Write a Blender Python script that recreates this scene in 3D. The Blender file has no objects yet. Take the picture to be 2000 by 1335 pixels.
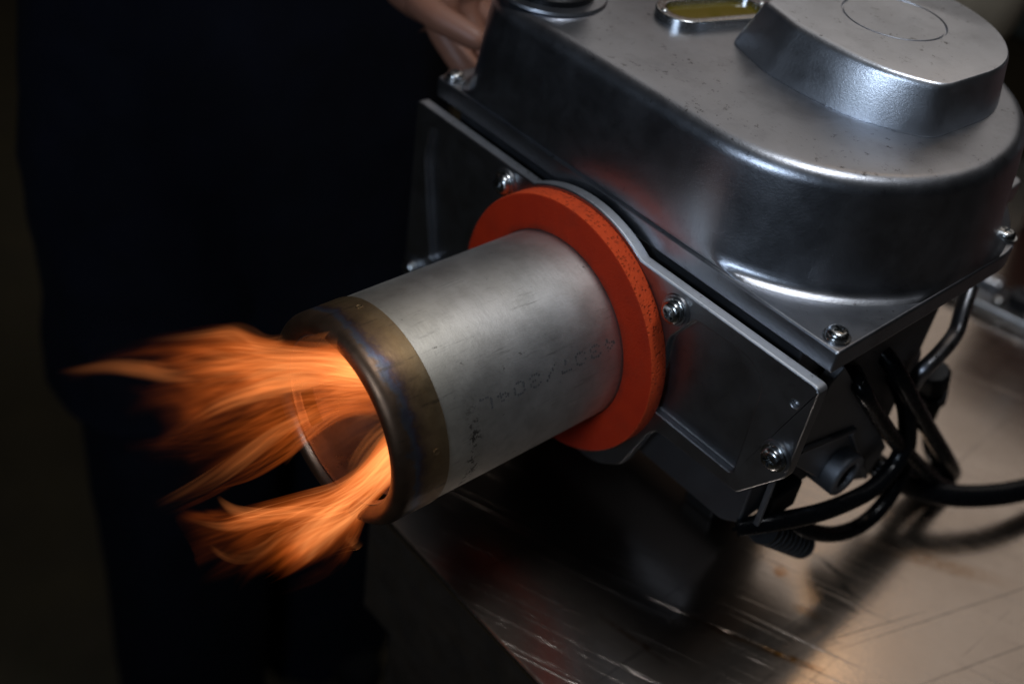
import bpy, bmesh, math, random
from mathutils import Vector, Matrix, noise as mnoise
random.seed(7)
S = 0.06                     # one modelling unit = radius of the burner tube = 6 cm
COL = bpy.context.scene.collection
sc = bpy.context.scene
R_ = math.radians

# ------------------------------------------------------------------ camera, world, lamps, exposure
CAM = Vector((6.01839625, -7.02359815, 7.08629463))
RT = Vector((0.64404688, 0.75493062, 0.12362593))
UP = Vector((-0.54539183, 0.33981225, 0.76620844))
FW = Vector((-0.53642461, 0.56089874, -0.63058802))
FPX = 2232.2
cd = bpy.data.cameras.new('camera')
cd.sensor_width = 36.0
cd.lens = FPX / 2000 * 36.0
cd.clip_start = 0.05
cd.clip_end = 60
cd.dof.use_dof = True
cd.dof.focus_distance = 10.0 * S
cd.dof.aperture_fstop = 3.6
cam = bpy.data.objects.new('camera', cd)
COL.objects.link(cam)
mw = Matrix((RT, UP, -FW)).transposed().to_4x4()
mw.translation = CAM * S
cam.matrix_world = mw
sc.camera = cam

w = bpy.data.worlds.new('World')
sc.world = w
w.use_nodes = True
w.node_tree.nodes['Background'].inputs[0].default_value = (1.0, 0.72, 0.52, 1)
w.node_tree.nodes['Background'].inputs[1].default_value = 0.0012
sc.view_settings.view_transform = 'Standard'
sc.view_settings.look = 'None'
sc.view_settings.exposure = 0
sc.view_settings.gamma = 1
sc.cycles.transparent_max_bounces = 160
sc.cycles.max_bounces = 8
sc.cycles.sample_clamp_indirect = 4.0


def area(name, pos, target, sx, sy, power, color):
    l = bpy.data.lights.new(name, 'AREA')
    l.shape = 'RECTANGLE'
    l.size, l.size_y = sx, sy
    l.energy = power
    l.color = color
    o = bpy.data.objects.new(name, l)
    COL.objects.link(o)
    o.location = Vector(pos) * S
    d = (Vector(target) - Vector(pos)).normalized()
    o.rotation_euler = d.to_track_quat('-Z', 'Y').to_euler()
    return o


# overhead workshop lamp (cool), a broad warm bounce from the lit ceiling behind the bench, a cool flash from behind the camera
area('overhead_lamp', (3.5, 3.0, 30.0), (0.3, -0.5, 0), 0.40, 0.40, 12.0, (0.92, 0.95, 1.0))
area('ceiling_bounce', (-18.0, 34.0, 34.0), (2, 3, 0), 3.2, 2.6, 10.8, (1.0, 0.92, 0.86))
area('warm_bulb', (-5.2, 24.1, 28.4), (3, 0.4, -2.7), 0.24, 0.24, 0.45, (1.0, 0.62, 0.30))
area('flash_lamp', (4.8, -18.5, 10.8), (0.8, 0, 1), 0.28, 0.28, 5.4, (0.66, 0.80, 1.0))


def at(px, py, ax, val):
    d = RT * ((px - 1000) / FPX) + UP * (-(py - 667.5) / FPX) + FW
    return CAM + d * ((val - CAM[ax]) / d[ax])


# ------------------------------------------------------------------ helpers
def link(o, parent=None):
    COL.objects.link(o)
    if parent:
        o.parent = parent
        o.matrix_parent_inverse = Matrix.Identity(4)
        if parent.get('_loc'):
            pass
    return o


def empty(name, label, cat, loc=(0, 0, 0), group=None):
    o = bpy.data.objects.new(name, None)
    o.empty_display_size = 0.02
    COL.objects.link(o)
    o.location = Vector(loc) * S
    o['label'] = label
    o['category'] = cat
    if group:
        o['group'] = group
    return o


def tag(o, label, cat, group=None):
    o['label'] = label
    o['category'] = cat
    if group:
        o['group'] = group
    return o


def origin_of(parent):
    v = Vector((0, 0, 0))
    while parent:
        v += parent.location
        parent = parent.parent
    return v


def from_data(name, verts, faces, mat, parent=None, smooth=True, angle=40, bevel=0, segs=2, loc=None):
    """verts in modelling units, world frame; the object keeps its own origin at loc (or the parent's)"""
    me = bpy.data.meshes.new(name)
    base = origin_of(parent)
    o0 = Vector(loc) * S if loc is not None else base
    me.from_pydata([tuple(Vector(v) * S - o0) for v in verts], [], faces)
    me.update()
    bm = bmesh.new()
    bm.from_mesh(me)
    bmesh.ops.recalc_face_normals(bm, faces=bm.faces)
    bm.to_mesh(me)
    bm.free()
    return finish(name, me, mat, parent, smooth, angle, bevel, segs, o0 - base)


def finish(name, me, mat, parent, smooth=True, angle=40, bevel=0, segs=2, rel=Vector((0, 0, 0))):
    if smooth:
        me.polygons.foreach_set('use_smooth', [True] * len(me.polygons))
        me.set_sharp_from_angle(angle=R_(angle))
    if mat:
        me.materials.clear()
        me.materials.append(mat)
    o = bpy.data.objects.new(name, me)
    COL.objects.link(o)
    o.parent = parent
    o.location = rel
    if bevel:
        b = o.modifiers.new('bevel', 'BEVEL')
        b.width = bevel * S
        b.segments = segs
        b.limit_method = 'ANGLE'
        b.angle_limit = R_(35)
        b.harden_normals = True
    return o


class MB:
    def __init__(self):
        self.v, self.f = [], []

    def add(self, v, f):
        n = len(self.v)
        self.v += [Vector(x) for x in v]
        self.f += [[i + n for i in q] for q in f]
        return self

    def box(self, lo, hi):
        x0, y0, z0 = lo
        x1, y1, z1 = hi
        return self.add([(x0, y0, z0), (x1, y0, z0), (x1, y1, z0), (x0, y1, z0), (x0, y0, z1), (x1, y0, z1), (x1, y1, z1), (x0, y1, z1)],
                        [(0, 3, 2, 1), (4, 5, 6, 7), (0, 1, 5, 4), (1, 2, 6, 5), (2, 3, 7, 6), (3, 0, 4, 7)])

    def prism(self, poly, axis, a, b):
        """poly: 2-D points in the plane across axis (x:(y,z), y:(x,z), z:(x,y))"""
        n = len(poly)

        def P(q, t):
            return {0: (t, q[0], q[1]), 1: (q[0], t, q[1]), 2: (q[0], q[1], t)}[axis]
        v = [P(q, a) for q in poly] + [P(q, b) for q in poly]
        f = [list(range(n)), list(range(n, 2 * n))[::-1]] + [[i, (i + 1) % n, n + (i + 1) % n, n + i] for i in range(n)]
        return self.add(v, f)

    def lathe(self, prof, origin, axis, n=64, closed=False):
        """prof: (radius, height) along axis from origin"""
        ax = Vector(axis).normalized()
        u = ax.orthogonal().normalized()
        w_ = ax.cross(u)
        O = Vector(origin)
        v, f, rings = [], [], []
        for r, h in prof:
            if r < 1e-6:
                rings.append([len(v)])
                v.append(O + ax * h)
            else:
                rings.append(list(range(len(v), len(v) + n)))
                v += [O + ax * h + (u * math.cos(2 * math.pi * k / n) + w_ * math.sin(2 * math.pi * k / n)) * r for k in range(n)]
        prs = list(zip(rings[:-1], rings[1:]))
        if closed:
            prs.append((rings[-1], rings[0]))
        for A, B in prs:
            for k in range(n):
                k2 = (k + 1) % n
                if len(A) == 1 and len(B) == 1:
                    continue
                if len(A) == 1:
                    f.append([A[0], B[k], B[k2]])
                elif len(B) == 1:
                    f.append([A[k], B[0], A[k2]])
                else:
                    f.append([A[k], B[k], B[k2], A[k2]])
        return self.add(v, f)

    def tube(self, pts, rad, n=14, sub=6, cap=True):
        P = smooth_path(pts, sub)
        m = len(P)
        rr = [rad] * m if not callable(rad) else [rad(i / (m - 1)) for i in range(m)]
        T = [(P[min(i + 1, m - 1)] - P[max(i - 1, 0)]).normalized() for i in range(m)]
        u = T[0].orthogonal().normalized()
        v, f = [], []
        for i in range(m):
            u = (u - T[i] * u.dot(T[i])).normalized()
            w_ = T[i].cross(u)
            v += [P[i] + (u * math.cos(2 * math.pi * k / n) + w_ * math.sin(2 * math.pi * k / n)) * rr[i] for k in range(n)]
        for i in range(m - 1):
            for k in range(n):
                k2 = (k + 1) % n
                f.append([i * n + k, i * n + k2, (i + 1) * n + k2, (i + 1) * n + k])
        if cap:
            f.append(list(range(n))[::-1])
            f.append([(m - 1) * n + k for k in range(n)])
        return self.add(v, f)

    def build(self, name, mat, parent=None, **k):
        return from_data(name, self.v, self.f, mat, parent, **k)


def smooth_path(pts, sub):
    P = [Vector(p) for p in pts]
    if sub <= 1 or len(P) < 3:
        return P
    out = []
    for i in range(len(P) - 1):
        p0, p1, p2, p3 = P[max(i - 1, 0)], P[i], P[i + 1], P[min(i + 2, len(P) - 1)]
        for k in range(sub):
            t = k / sub
            out.append(0.5 * ((2 * p1) + (p2 - p0) * t + (2 * p0 - 5 * p1 + 4 * p2 - p3) * t * t + (3 * p1 - p0 - 3 * p2 + p3) * t ** 3))
    out.append(P[-1])
    return out


def cut(obj, cutters):
    """boolean difference, baked into the mesh; the cutters are removed"""
    bev = [m for m in obj.modifiers if m.type == 'BEVEL']
    keep = [(m.width, m.segments) for m in bev]
    for m in bev:
        obj.modifiers.remove(m)
    mats = list(obj.data.materials)
    for c in cutters:
        m = obj.modifiers.new('cut', 'BOOLEAN')
        m.operation = 'DIFFERENCE'
        m.solver = 'EXACT'
        m.object = c
    dg = bpy.context.evaluated_depsgraph_get()
    me = bpy.data.meshes.new_from_object(obj.evaluated_get(dg))
    obj.modifiers.clear()
    obj.data = me
    me.materials.clear()
    for m in mats:
        me.materials.append(m)
    me.polygons.foreach_set('material_index', [0] * len(me.polygons))
    me.polygons.foreach_set('use_smooth', [True] * len(me.polygons))
    me.set_sharp_from_angle(angle=R_(40))
    for c in cutters:
        bpy.data.objects.remove(c, do_unlink=True)
    for wd, sg in keep:
        b = obj.modifiers.new('bevel', 'BEVEL')
        b.width = wd
        b.segments = sg
        b.limit_method = 'ANGLE'
        b.angle_limit = R_(35)
        b.harden_normals = True


def arc(cx, cy, r, a0, a1, n):
    return [(cx + r * math.cos(R_(a0 + (a1 - a0) * k / n)), cy + r * math.sin(R_(a0 + (a1 - a0) * k / n))) for k in range(n + 1)]


def round_poly(poly, rad, n=5):
    out = []
    m = len(poly)
    for i in range(m):
        p, a, b = Vector(poly[i]).to_2d(), Vector(poly[i - 1]).to_2d(), Vector(poly[(i + 1) % m]).to_2d()
        r = rad[i] if isinstance(rad, (list, tuple)) else rad
        da, db = (a - p), (b - p)
        r = min(r, da.length * 0.48, db.length * 0.48)
        if r < 1e-4:
            out.append(tuple(p))
            continue
        s, e = p + da.normalized() * r, p + db.normalized() * r
        for k in range(n + 1):
            t = k / n
            q = s * (1 - t) ** 2 + p * 2 * t * (1 - t) + e * t * t
            out.append((q.x, q.y))
    return out


# ------------------------------------------------------------------ materials
BOFF = (0.3, 1.6, -2.7)        # the burner's origin on the table


ZTABLE = -2.7


class NT:
    def __init__(self, name, off=(0, 0, 0)):
        self.m = bpy.data.materials.new(name)
        self.m.use_nodes = True
        self.t = self.m.node_tree
        self.b = self.t.nodes['Principled BSDF']
        self.tc = self.n('ShaderNodeTexCoord').outputs['Object']
        mp = self.n('ShaderNodeMapping')
        mp.inputs['Scale'].default_value = (1 / S,) * 3
        mp.inputs['Location'].default_value = off
        self.t.links.new(self.tc, mp.inputs[0])
        self.co = mp.outputs[0]             # object coordinates in modelling units

    def n(self, t):
        return self.t.nodes.new(t)

    def l(self, a, b):
        self.t.links.new(a, b)

    def mapped(self, scale=(1, 1, 1), rot=(0, 0, 0), loc=(0, 0, 0)):
        mp = self.n('ShaderNodeMapping')
        mp.inputs['Scale'].default_value = scale
        mp.inputs['Rotation'].default_value = rot
        mp.inputs['Location'].default_value = loc
        self.l(self.co, mp.inputs[0])
        return mp.outputs[0]

    def noise(self, scale, detail=4, rough=0.55, vec=None, dist=0.0):
        x = self.n('ShaderNodeTexNoise')
        x.inputs['Scale'].default_value = scale
        x.inputs['Detail'].default_value = detail
        x.inputs['Roughness'].default_value = rough
        x.inputs['Distortion'].default_value = dist
        self.l(vec if vec is not None else self.co, x.inputs['Vector'])
        return x.outputs['Fac']

    def ramp(self, fac, stops, interp='LINEAR'):
        r = self.n('ShaderNodeValToRGB')
        r.color_ramp.interpolation = interp
        el = r.color_ramp.elements
        while len(el) < len(stops):
            el.new(0.5)
        for e, (p, c) in zip(el, stops):
            e.position = p
            e.color = (c, c, c, 1) if not isinstance(c, (tuple, list)) else (*c, 1)
        self.l(fac, r.inputs[0])
        return r.outputs[0]

    def mix(self, fac, a, b, mode='MIX'):
        x = self.n('ShaderNodeMix')
        x.data_type = 'RGBA'
        x.blend_type = mode
        for sock, val in ((x.inputs[0], fac), (x.inputs[6], a), (x.inputs[7], b)):
            if hasattr(val, 'is_linked'):
                self.l(val, sock)
            elif isinstance(val, (tuple, list)):
                sock.default_value = (*val, 1)
            else:
                sock.default_value = val
        return x.outputs[2]

    def math(self, op, a, b=None, c=None):
        x = self.n('ShaderNodeMath')
        x.operation = op
        for i, val in enumerate((a, b, c)):
            if val is None:
                continue
            if hasattr(val, 'is_linked'):
                self.l(val, x.inputs[i])
            else:
                x.inputs[i].default_value = val
        return x.outputs[0]

    def mr(self, v, a, b, c, d, smooth=False):
        x = self.n('ShaderNodeMapRange')
        if smooth:
            x.interpolation_type = 'SMOOTHSTEP'
        self.l(v, x.inputs[0])
        for i, q in enumerate((a, b, c, d)):
            x.inputs[i + 1].default_value = q
        return x.outputs[0]

    def xyz(self, vec=None):
        s = self.n('ShaderNodeSeparateXYZ')
        self.l(vec if vec is not None else self.co, s.inputs[0])
        return s.outputs

    def set(self, **k):
        for key, val in k.items():
            s = self.b.inputs[key.replace('_', ' ')]
            if hasattr(val, 'is_linked'):
                self.l(val, s)
            elif isinstance(val, (tuple, list)):
                s.default_value = (*val, 1) if len(val) == 3 else val
            else:
                s.default_value = val
        return self

    def bump(self, h, strength=0.3, dist=0.01):
        b = self.n('ShaderNodeBump')
        b.inputs['Strength'].default_value = strength
        b.inputs['Distance'].default_value = dist * S
        self.l(h, b.inputs['Height'])
        self.l(b.outputs[0], self.b.inputs['Normal'])
        return self


def cast_metal(name, col=(0.40, 0.405, 0.42), rough=0.36, specks=True, grain=0.13):
    k = NT(name)
    big = k.noise(1.3, 5, 0.6)
    fine = k.noise(38, 3, 0.6)
    c = k.mix(k.ramp(big, [(0.3, 0.0), (0.75, 1.0)]), col, tuple(x * 0.78 for x in col))
    if specks:
        sp = k.noise(13, 6, 0.76)
        m = k.ramp(sp, [(0.59, 0.0), (0.65, 0.9)])
        area_m = k.ramp(k.noise(1.3, 3), [(0.40, 0.0), (0.60, 1.0)])
        up = k.n('ShaderNodeNewGeometry').outputs['Normal']
        area_m = k.math('MULTIPLY', area_m, k.mr(k.xyz(up)[2], 0.2, 0.8, 0.25, 1.0))   # corrosion pits where damp and dust settle
        stain = k.ramp(k.noise(3.0, 7, 0.7), [(0.52, 0.0), (0.72, 0.5)])
        c = k.mix(stain, c, tuple(x * 0.62 for x in col))
        m = k.math('MULTIPLY', m, area_m)
        c = k.mix(m, c, (0.06, 0.055, 0.05))
    k.set(Base_Color=c, Metallic=1.0)
    r = k.mr(k.noise(3.2, 5, 0.65), 0.25, 0.75, rough - 0.04, rough + 0.06)
    k.set(Roughness=r)
    k.bump(k.math('ADD', fine, k.math('MULTIPLY', k.noise(110, 2), 0.7)), grain, 0.012)
    return k.m


def plain(name, col, rough=0.5, metal=0.0, var=0.25, scale=6, bump=0.0, spec=None, coat=0.0):
    k = NT(name)
    c = k.mix(k.ramp(k.noise(scale, 5, 0.6), [(0.3, 0.0), (0.7, 1.0)]), col, tuple(x * (1 - var) for x in col))
    k.set(Base_Color=c, Metallic=metal, Roughness=k.mr(k.noise(scale * 1.7, 4), 0.3, 0.7, max(rough - 0.06, 0.02), min(rough + 0.08, 1)))
    if spec is not None:
        k.set(Specular_IOR_Level=spec)
    if coat:
        k.set(Coat_Weight=coat)
    if bump:
        k.bump(k.noise(scale * 8, 3), bump, 0.01)
    return k.m


M = {}
M['hood'] = cast_metal('cast_aluminium', (0.42, 0.437, 0.475), 0.33)
M['cap'] = cast_metal('sand_cast_aluminium', (0.64, 0.665, 0.71), 0.35, grain=0.14)
M['plate'] = cast_metal('machined_casting', (0.36, 0.365, 0.38), 0.35)
M['edge'] = cast_metal('worn_lit_edge', (0.55, 0.56, 0.58), 0.50)
M['casing'] = cast_metal('dark_casting', (0.16, 0.165, 0.18), 0.48, specks=False)
M['bracket'] = cast_metal('grey_bracket_casting', (0.24, 0.25, 0.27), 0.5, specks=False)
M['screw'] = plain('zinc_plated_screw', (0.55, 0.56, 0.56), 0.22, 1.0, 0.2, 14)
M['chrome'] = plain('bent_steel_pipe', (0.6, 0.62, 0.66), 0.3, 1.0, 0.1, 5)
M['latch_steel'] = plain('dark_latch_steel', (0.26, 0.28, 0.31), 0.32, 1.0, 0.3, 3)
M['black_rubber'] = plain('black_cable_sheath', (0.003, 0.0033, 0.004), 0.24, 0, 0.2, 8, spec=0.25)
M['black_plastic'] = plain('black_plastic', (0.004, 0.004, 0.0045), 0.45, 0, 0.2, 12, bump=0.15, spec=0.25)
M['dark_iron'] = plain('dark_iron', (0.05, 0.05, 0.055), 0.5, 0.6, 0.3, 5, bump=0.2)


def tube_mat():
    k = NT('brushed_stainless_tube', BOFF)
    x, y, z = k.xyz()
    cl = k.noise(1.6, 5, 0.6)
    c = k.mix(k.ramp(cl, [(0.3, 0.0), (0.7, 1.0)]), (0.62, 0.60, 0.57), (0.45, 0.435, 0.41))
    # straw tint towards the hot end
    tint = k.mr(k.math('ADD', y, k.math('MULTIPLY', k.noise(2.0, 4), 0.5)), -2.25, -1.1, 1.0, 0.0, True)
    c = k.mix(k.math('MULTIPLY', tint, 0.55), c, (0.56, 0.51, 0.40))
    # long fine drag scratches along the tube and grey scuffs
    st = k.noise(1.0, 6, 0.75, k.mapped((24, 2.2, 24)))
    scr = k.math('MULTIPLY', k.ramp(st, [(0.56, 0.0), (0.70, 1.0)]), k.ramp(k.noise(1.2, 2), [(0.48, 0.0), (0.62, 1.0)]))
    c = k.mix(k.math('MULTIPLY', scr, 0.6), c, (0.15, 0.14, 0.13))
    # small dark flecks in patches
    fl = k.ramp(k.noise(13, 5, 0.75, k.mapped((1.0, 0.7, 1.0))), [(0.645, 0.0), (0.68, 1.0)])
    fl = k.math('MULTIPLY', fl, k.ramp(k.noise(1.7, 3, vec=k.mapped(loc=(4, 1, 2))), [(0.40, 0.0), (0.54, 1.0)]))
    grime = k.ramp(k.noise(2.4, 8, 0.75, k.mapped(loc=(1, 9, 3))), [(0.46, 0.0), (0.76, 0.55)])
    c = k.mix(grime, c, (0.27, 0.255, 0.225))
    c = k.mix(k.math('MULTIPLY', fl, 0.7), c, (0.08, 0.07, 0.06))
    # smudge of worn print around the tube near the band
    sm = k.math('MULTIPLY', k.mr(k.math('ABSOLUTE', k.math('ADD', y, 2.02)), 0.03, 0.11, 1.0, 0.0, True), k.ramp(k.noise(15, 5, 0.7, k.mapped(loc=(2, 7, 1))), [(0.53, 0.0), (0.6, 1.0)]))
    sm = k.math('MULTIPLY', sm, k.mr(z, 0.2, 0.7, 0.85, 0.0, True))
    c = k.mix(sm, c, (0.06, 0.05, 0.045))
    k.set(Base_Color=c, Metallic=1.0)
    k.set(Roughness=k.mr(k.noise(2.5, 6, 0.7), 0.25, 0.75, 0.46, 0.58))
    br = k.noise(1.0, 4, 0.6, k.mapped((1.2, 30, 30)))
    k.bump(k.math('ADD', br, k.math('MULTIPLY', k.noise(60, 2), 0.5)), 0.12, 0.01)
    return k.m


def band_mat():
    k = NT('heat_tinted_steel_band', BOFF)
    x, y, z = k.xyz()
    t = k.mr(k.math('ADD', y, k.math('MULTIPLY', k.math('SUBTRACT', k.noise(3.5, 6, 0.7), 0.5), 0.34)), -2.30, -2.86, 0.0, 1.0)
    c = k.ramp(t, [(0.0, (0.33, 0.235, 0.13)), (0.24, (0.29, 0.19, 0.095)), (0.44, (0.20, 0.125, 0.07)), (0.53, (0.11, 0.07, 0.065)), (0.59, (0.09, 0.09, 0.125)), (0.65, (0.10, 0.105, 0.125)), (0.71, (0.14, 0.09, 0.06)), (1.0, (0.13, 0.075, 0.042))])
    st = k.noise(1.0, 6, 0.7, k.mapped((12, 1.4, 12)))
    scr = k.math('MULTIPLY', k.ramp(st, [(0.58, 0.0), (0.68, 1.0)]), 0.7)
    c = k.mix(scr, c, (0.05, 0.04, 0.03))
    blot = k.ramp(k.noise(5, 6, 0.7), [(0.35, 0.0), (0.7, 0.55)])
    c = k.mix(blot, c, k.mix(0.5, c, (0.06, 0.04, 0.03)))
    k.set(Base_Color=c, Metallic=0.9, Roughness=k.mr(k.noise(4, 5), 0.3, 0.7, 0.34, 0.5))
    k.bump(k.noise(1.0, 4, 0.6, k.mapped((1.5, 24, 24))), 0.12, 0.01)
    return k.m


def gasket_mat():
    k = NT('red_silicone_foam', BOFF)
    x, y, z = k.xyz()
    c = k.mix(k.ramp(k.noise(3, 4), [(0.3, 0.0), (0.7, 1.0)]), (0.48, 0.026, 0.002), (0.41, 0.020, 0.002))
    v = k.n('ShaderNodeTexVoronoi')
    v.inputs['Scale'].default_value = 24
    k.l(k.co, v.inputs['Vector'])
    pores = k.ramp(v.outputs['Distance'], [(0.14, 1.0), (0.40, 0.0)])
    rim = k.mr(k.math('SQRT', k.math('ADD', k.math('MULTIPLY', x, x), k.math('MULTIPLY', z, z))), 1.36, 1.368, 0.0, 1.0)
    sel = k.ramp(k.noise(22, 3), [(0.36, 0.0), (0.5, 1.0)])
    pores = k.math('MULTIPLY', k.math('MULTIPLY', pores, sel), k.math('ADD', k.math('MULTIPLY', rim, 0.93), 0.07))
    c = k.mix(k.math('MULTIPLY', pores, 0.85), c, (0.16, 0.018, 0.008))
    c = k.mix(k.math('MULTIPLY', rim, 0.6), c, (0.85, 0.10, 0.02))
    rad = k.math('SQRT', k.math('ADD', k.math('MULTIPLY', x, x), k.math('MULTIPLY', z, z)))
    soot = k.math('MULTIPLY', k.mr(k.math('ADD', rad, k.math('MULTIPLY', k.noise(5, 5, 0.7), 0.12)), 1.05, 1.16, 0.7, 0.0, True), k.ramp(k.noise(4, 5), [(0.3, 0.2), (0.7, 1.0)]))
    c = k.mix(soot, c, (0.09, 0.018, 0.008))
    dirt = k.ramp(k.noise(2.6, 8, 0.75, k.mapped(loc=(3, 3, 1))), [(0.5, 0.0), (0.8, 0.5)])
    c = k.mix(dirt, c, (0.22, 0.03, 0.012))
    k.set(Base_Color=c, Roughness=0.8)
    k.set(Specular_IOR_Level=0.25)
    k.bump(k.math('SUBTRACT', k.math('MULTIPLY', k.noise(50, 3), 0.4), pores), 0.7, 0.03)
    return k.m


def seg_mask(k, x, y, p, q, wd, nz=None):
    """1 along the segment p-q on the table plane, fading over wd"""
    dx, dy = q[0] - p[0], q[1] - p[1]
    L2 = dx * dx + dy * dy
    ux = k.math('SUBTRACT', x, p[0])
    uy = k.math('SUBTRACT', y, p[1])
    t = k.math('DIVIDE', k.math('ADD', k.math('MULTIPLY', ux, dx), k.math('MULTIPLY', uy, dy)), L2)
    tcl = k.math('MINIMUM', k.math('MAXIMUM', t, 0.0), 1.0)
    ex = k.math('SUBTRACT', ux, k.math('MULTIPLY', tcl, dx))
    ey = k.math('SUBTRACT', uy, k.math('MULTIPLY', tcl, dy))
    d = k.math('SQRT', k.math('ADD', k.math('MULTIPLY', ex, ex), k.math('MULTIPLY', ey, ey)))
    m = k.mr(d, wd * 0.25, wd, 1.0, 0.0, True)
    return k.math('MULTIPLY', m, k.mr(k.math('ABSOLUTE', k.math('SUBTRACT', t, 0.5)), 0.2, 0.5, 1.0, 0.15))


def table_mat():
    k = NT('worn_steel_sheet', (8, 8, -18.5))
    x, y, z = k.xyz()
    cl = k.noise(0.55, 6, 0.6)
    c = k.mix(k.ramp(cl, [(0.3, 0.0), (0.7, 1.0)]), (0.60, 0.51, 0.435), (0.48, 0.40, 0.335))
    # direction of the long scrubbing scratches
    ang = math.atan2(0.53 + 0.36, 2.95 - 0.8)
    lanes = k.mapped((0.30, 13, 1), (0, 0, 0))
    mp = k.n('ShaderNodeMapping')
    mp.inputs['Rotation'].default_value = (0, 0, -ang)
    k.l(k.co, mp.inputs[0])
    m2 = k.n('ShaderNodeMapping')
    m2.inputs['Scale'].default_value = (0.22, 24, 1)
    k.l(mp.outputs[0], m2.inputs[0])
    sc1 = k.noise(1.0, 5, 0.7, m2.outputs[0])
    m3 = k.n('ShaderNodeMapping')
    m3.inputs['Scale'].default_value = (9, 0.35, 1)
    m3.inputs['Rotation'].default_value = (0, 0, 0.75)
    k.l(k.co, m3.inputs[0])
    sc2 = k.noise(1.0, 4, 0.7, m3.outputs[0])
    fine = k.ramp(sc1, [(0.58, 0.0), (0.74, 1.0)])
    c = k.mix(k.math('MULTIPLY', fine, 0.4), c, (0.62, 0.60, 0.58))
    dk = k.ramp(sc2, [(0.63, 0.0), (0.70, 0.6)])
    c = k.mix(dk, c, (0.22, 0.19, 0.17))
    wob = k.math('MULTIPLY', k.math('SUBTRACT', k.noise(2.2, 3), 0.5), 0.10)
    yw = k.math('ADD', y, wob)
    # rust runs, short dark streaks, pencil-like score lines, at the places they have on the sheet
    def dn(p):
        f = (ZTABLE - CAM.z) / (-2.0 - CAM.z)
        return (CAM.x + (p[0] - CAM.x) * f, CAM.y + (p[1] - CAM.y) * f)
    for p, q, wd, col, amt in [
        ((2.52, -0.22), (3.25, 0.13), 0.045, (0.30, 0.13, 0.02), 0.9),
        ((3.10, 0.06), (3.75, 0.40), 0.065, (0.33, 0.15, 0.03), 1.0),
        ((1.95, -0.95), (2.75, -0.80), 0.05, (0.20, 0.08, 0.015), 0.7),
        ((2.62, 1.05), (2.78, 1.02), 0.12, (0.40, 0.16, 0.03), 0.8),
        ((3.05, 0.75), (3.35, 0.95), 0.10, (0.30, 0.16, 0.06), 0.55),
        ((2.90, 2.10), (4.30, 3.05), 0.16, (0.30, 0.17, 0.08), 0.55),
        ((2.85, 1.56), (3.20, 1.55), 0.045, (0.06, 0.06, 0.065), 0.9),
        ((3.15, 1.45), (3.45, 1.46), 0.05, (0.06, 0.06, 0.065), 0.9),
        ((3.3, 1.22), (3.55, 1.30), 0.045, (0.08, 0.08, 0.08), 0.7),
        ((3.62, 0.55), (4.75, 4.2), 0.016, (0.10, 0.085, 0.075), 0.5),
        ((4.30, 0.65), (5.2, 3.75), 0.016, (0.10, 0.085, 0.075), 0.5),
        ((3.55, 0.75), (3.95, 1.95), 0.014, (0.12, 0.1, 0.09), 0.6),
        ((4.4, 4.2), (5.2, 4.6), 0.04, (0.12, 0.10, 0.09), 0.5),
    ]:
        mk = k.math('MULTIPLY', seg_mask(k, x, yw, dn(p), dn(q), wd), k.ramp(k.noise(9, 4, 0.7), [(0.30, 0.25), (0.6, 1.0)]))
        c = k.mix(k.math('MULTIPLY', mk, amt), c, col)
    k.set(Base_Color=c, Metallic=1.0)
    k.set(Roughness=k.mr(k.noise(1.1, 6, 0.65), 0.25, 0.75, 0.17, 0.24))
    # bright raised burr of the deepest scratches
    deep = [seg_mask(k, x, y, dn((2.05, -0.41)), dn((2.58, -0.16)), 0.020), k.math('MULTIPLY', seg_mask(k, x, y, dn((2.6, -0.15)), dn((2.95, 0.02)), 0.012), 0.6), k.math('MULTIPLY', seg_mask(k, x, y, dn((0.8, -0.36)), dn((2.95, 0.53)), 0.009), 0.16),
            k.math('MULTIPLY', seg_mask(k, x, y, dn((0.7, -0.75)), dn((2.4, -0.15)), 0.008), 0.12), k.math('MULTIPLY', seg_mask(k, x, y, dn((1.2, -0.25)), dn((3.4, 0.75)), 0.009), 0.12)]
    h = deep[0]
    for d_ in deep[1:]:
        h = k.math('ADD', h, d_)
    h = k.math('ADD', h, k.math('MULTIPLY', fine, 0.17))
    h = k.math('ADD', h, k.math('MULTIPLY', k.noise(26, 3), 0.10))
    k.bump(h, 0.35, 0.02)
    return k.m


M['tube'] = tube_mat()
M['band'] = band_mat()
M['gasket'] = gasket_mat()
M['table'] = table_mat()
M['liner'] = plain('scorched_liner_steel', (0.46, 0.39, 0.36), 0.30, 0.95, 0.45, 3)
M['wood'] = plain('dark_stained_wood', (0.026, 0.017, 0.010), 0.6, 0, 0.5, 2.0, bump=0.2)
M['ink'] = plain('faded_black_ink', (0.075, 0.072, 0.072), 0.7, 0, 0.5, 30)
M['floor'] = plain('concrete_floor', (0.036, 0.026, 0.008), 0.8, 0, 0.35, 0.5, bump=0.2)
M['wall'] = plain('painted_wall', (0.06, 0.048, 0.026), 0.8, 0, 0.2, 0.2)
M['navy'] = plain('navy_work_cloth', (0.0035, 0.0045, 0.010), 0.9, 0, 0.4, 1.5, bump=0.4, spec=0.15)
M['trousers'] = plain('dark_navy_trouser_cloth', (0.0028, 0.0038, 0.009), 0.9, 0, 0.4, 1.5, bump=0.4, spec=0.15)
M['shoe'] = plain('black_leather', (0.005, 0.005, 0.005), 0.85, 0, 0.3, 4, spec=0.1)
M['hair'] = plain('dark_brown_hair', (0.02, 0.013, 0.008), 0.6, 0, 0.4, 20)
M['red_paint'] = plain('red_enamel', (0.085, 0.013, 0.005), 0.4, 0, 0.2, 2)
M['beige'] = plain('beige_enamel', (0.55, 0.48, 0.36), 0.45, 0, 0.2, 2)
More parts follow.
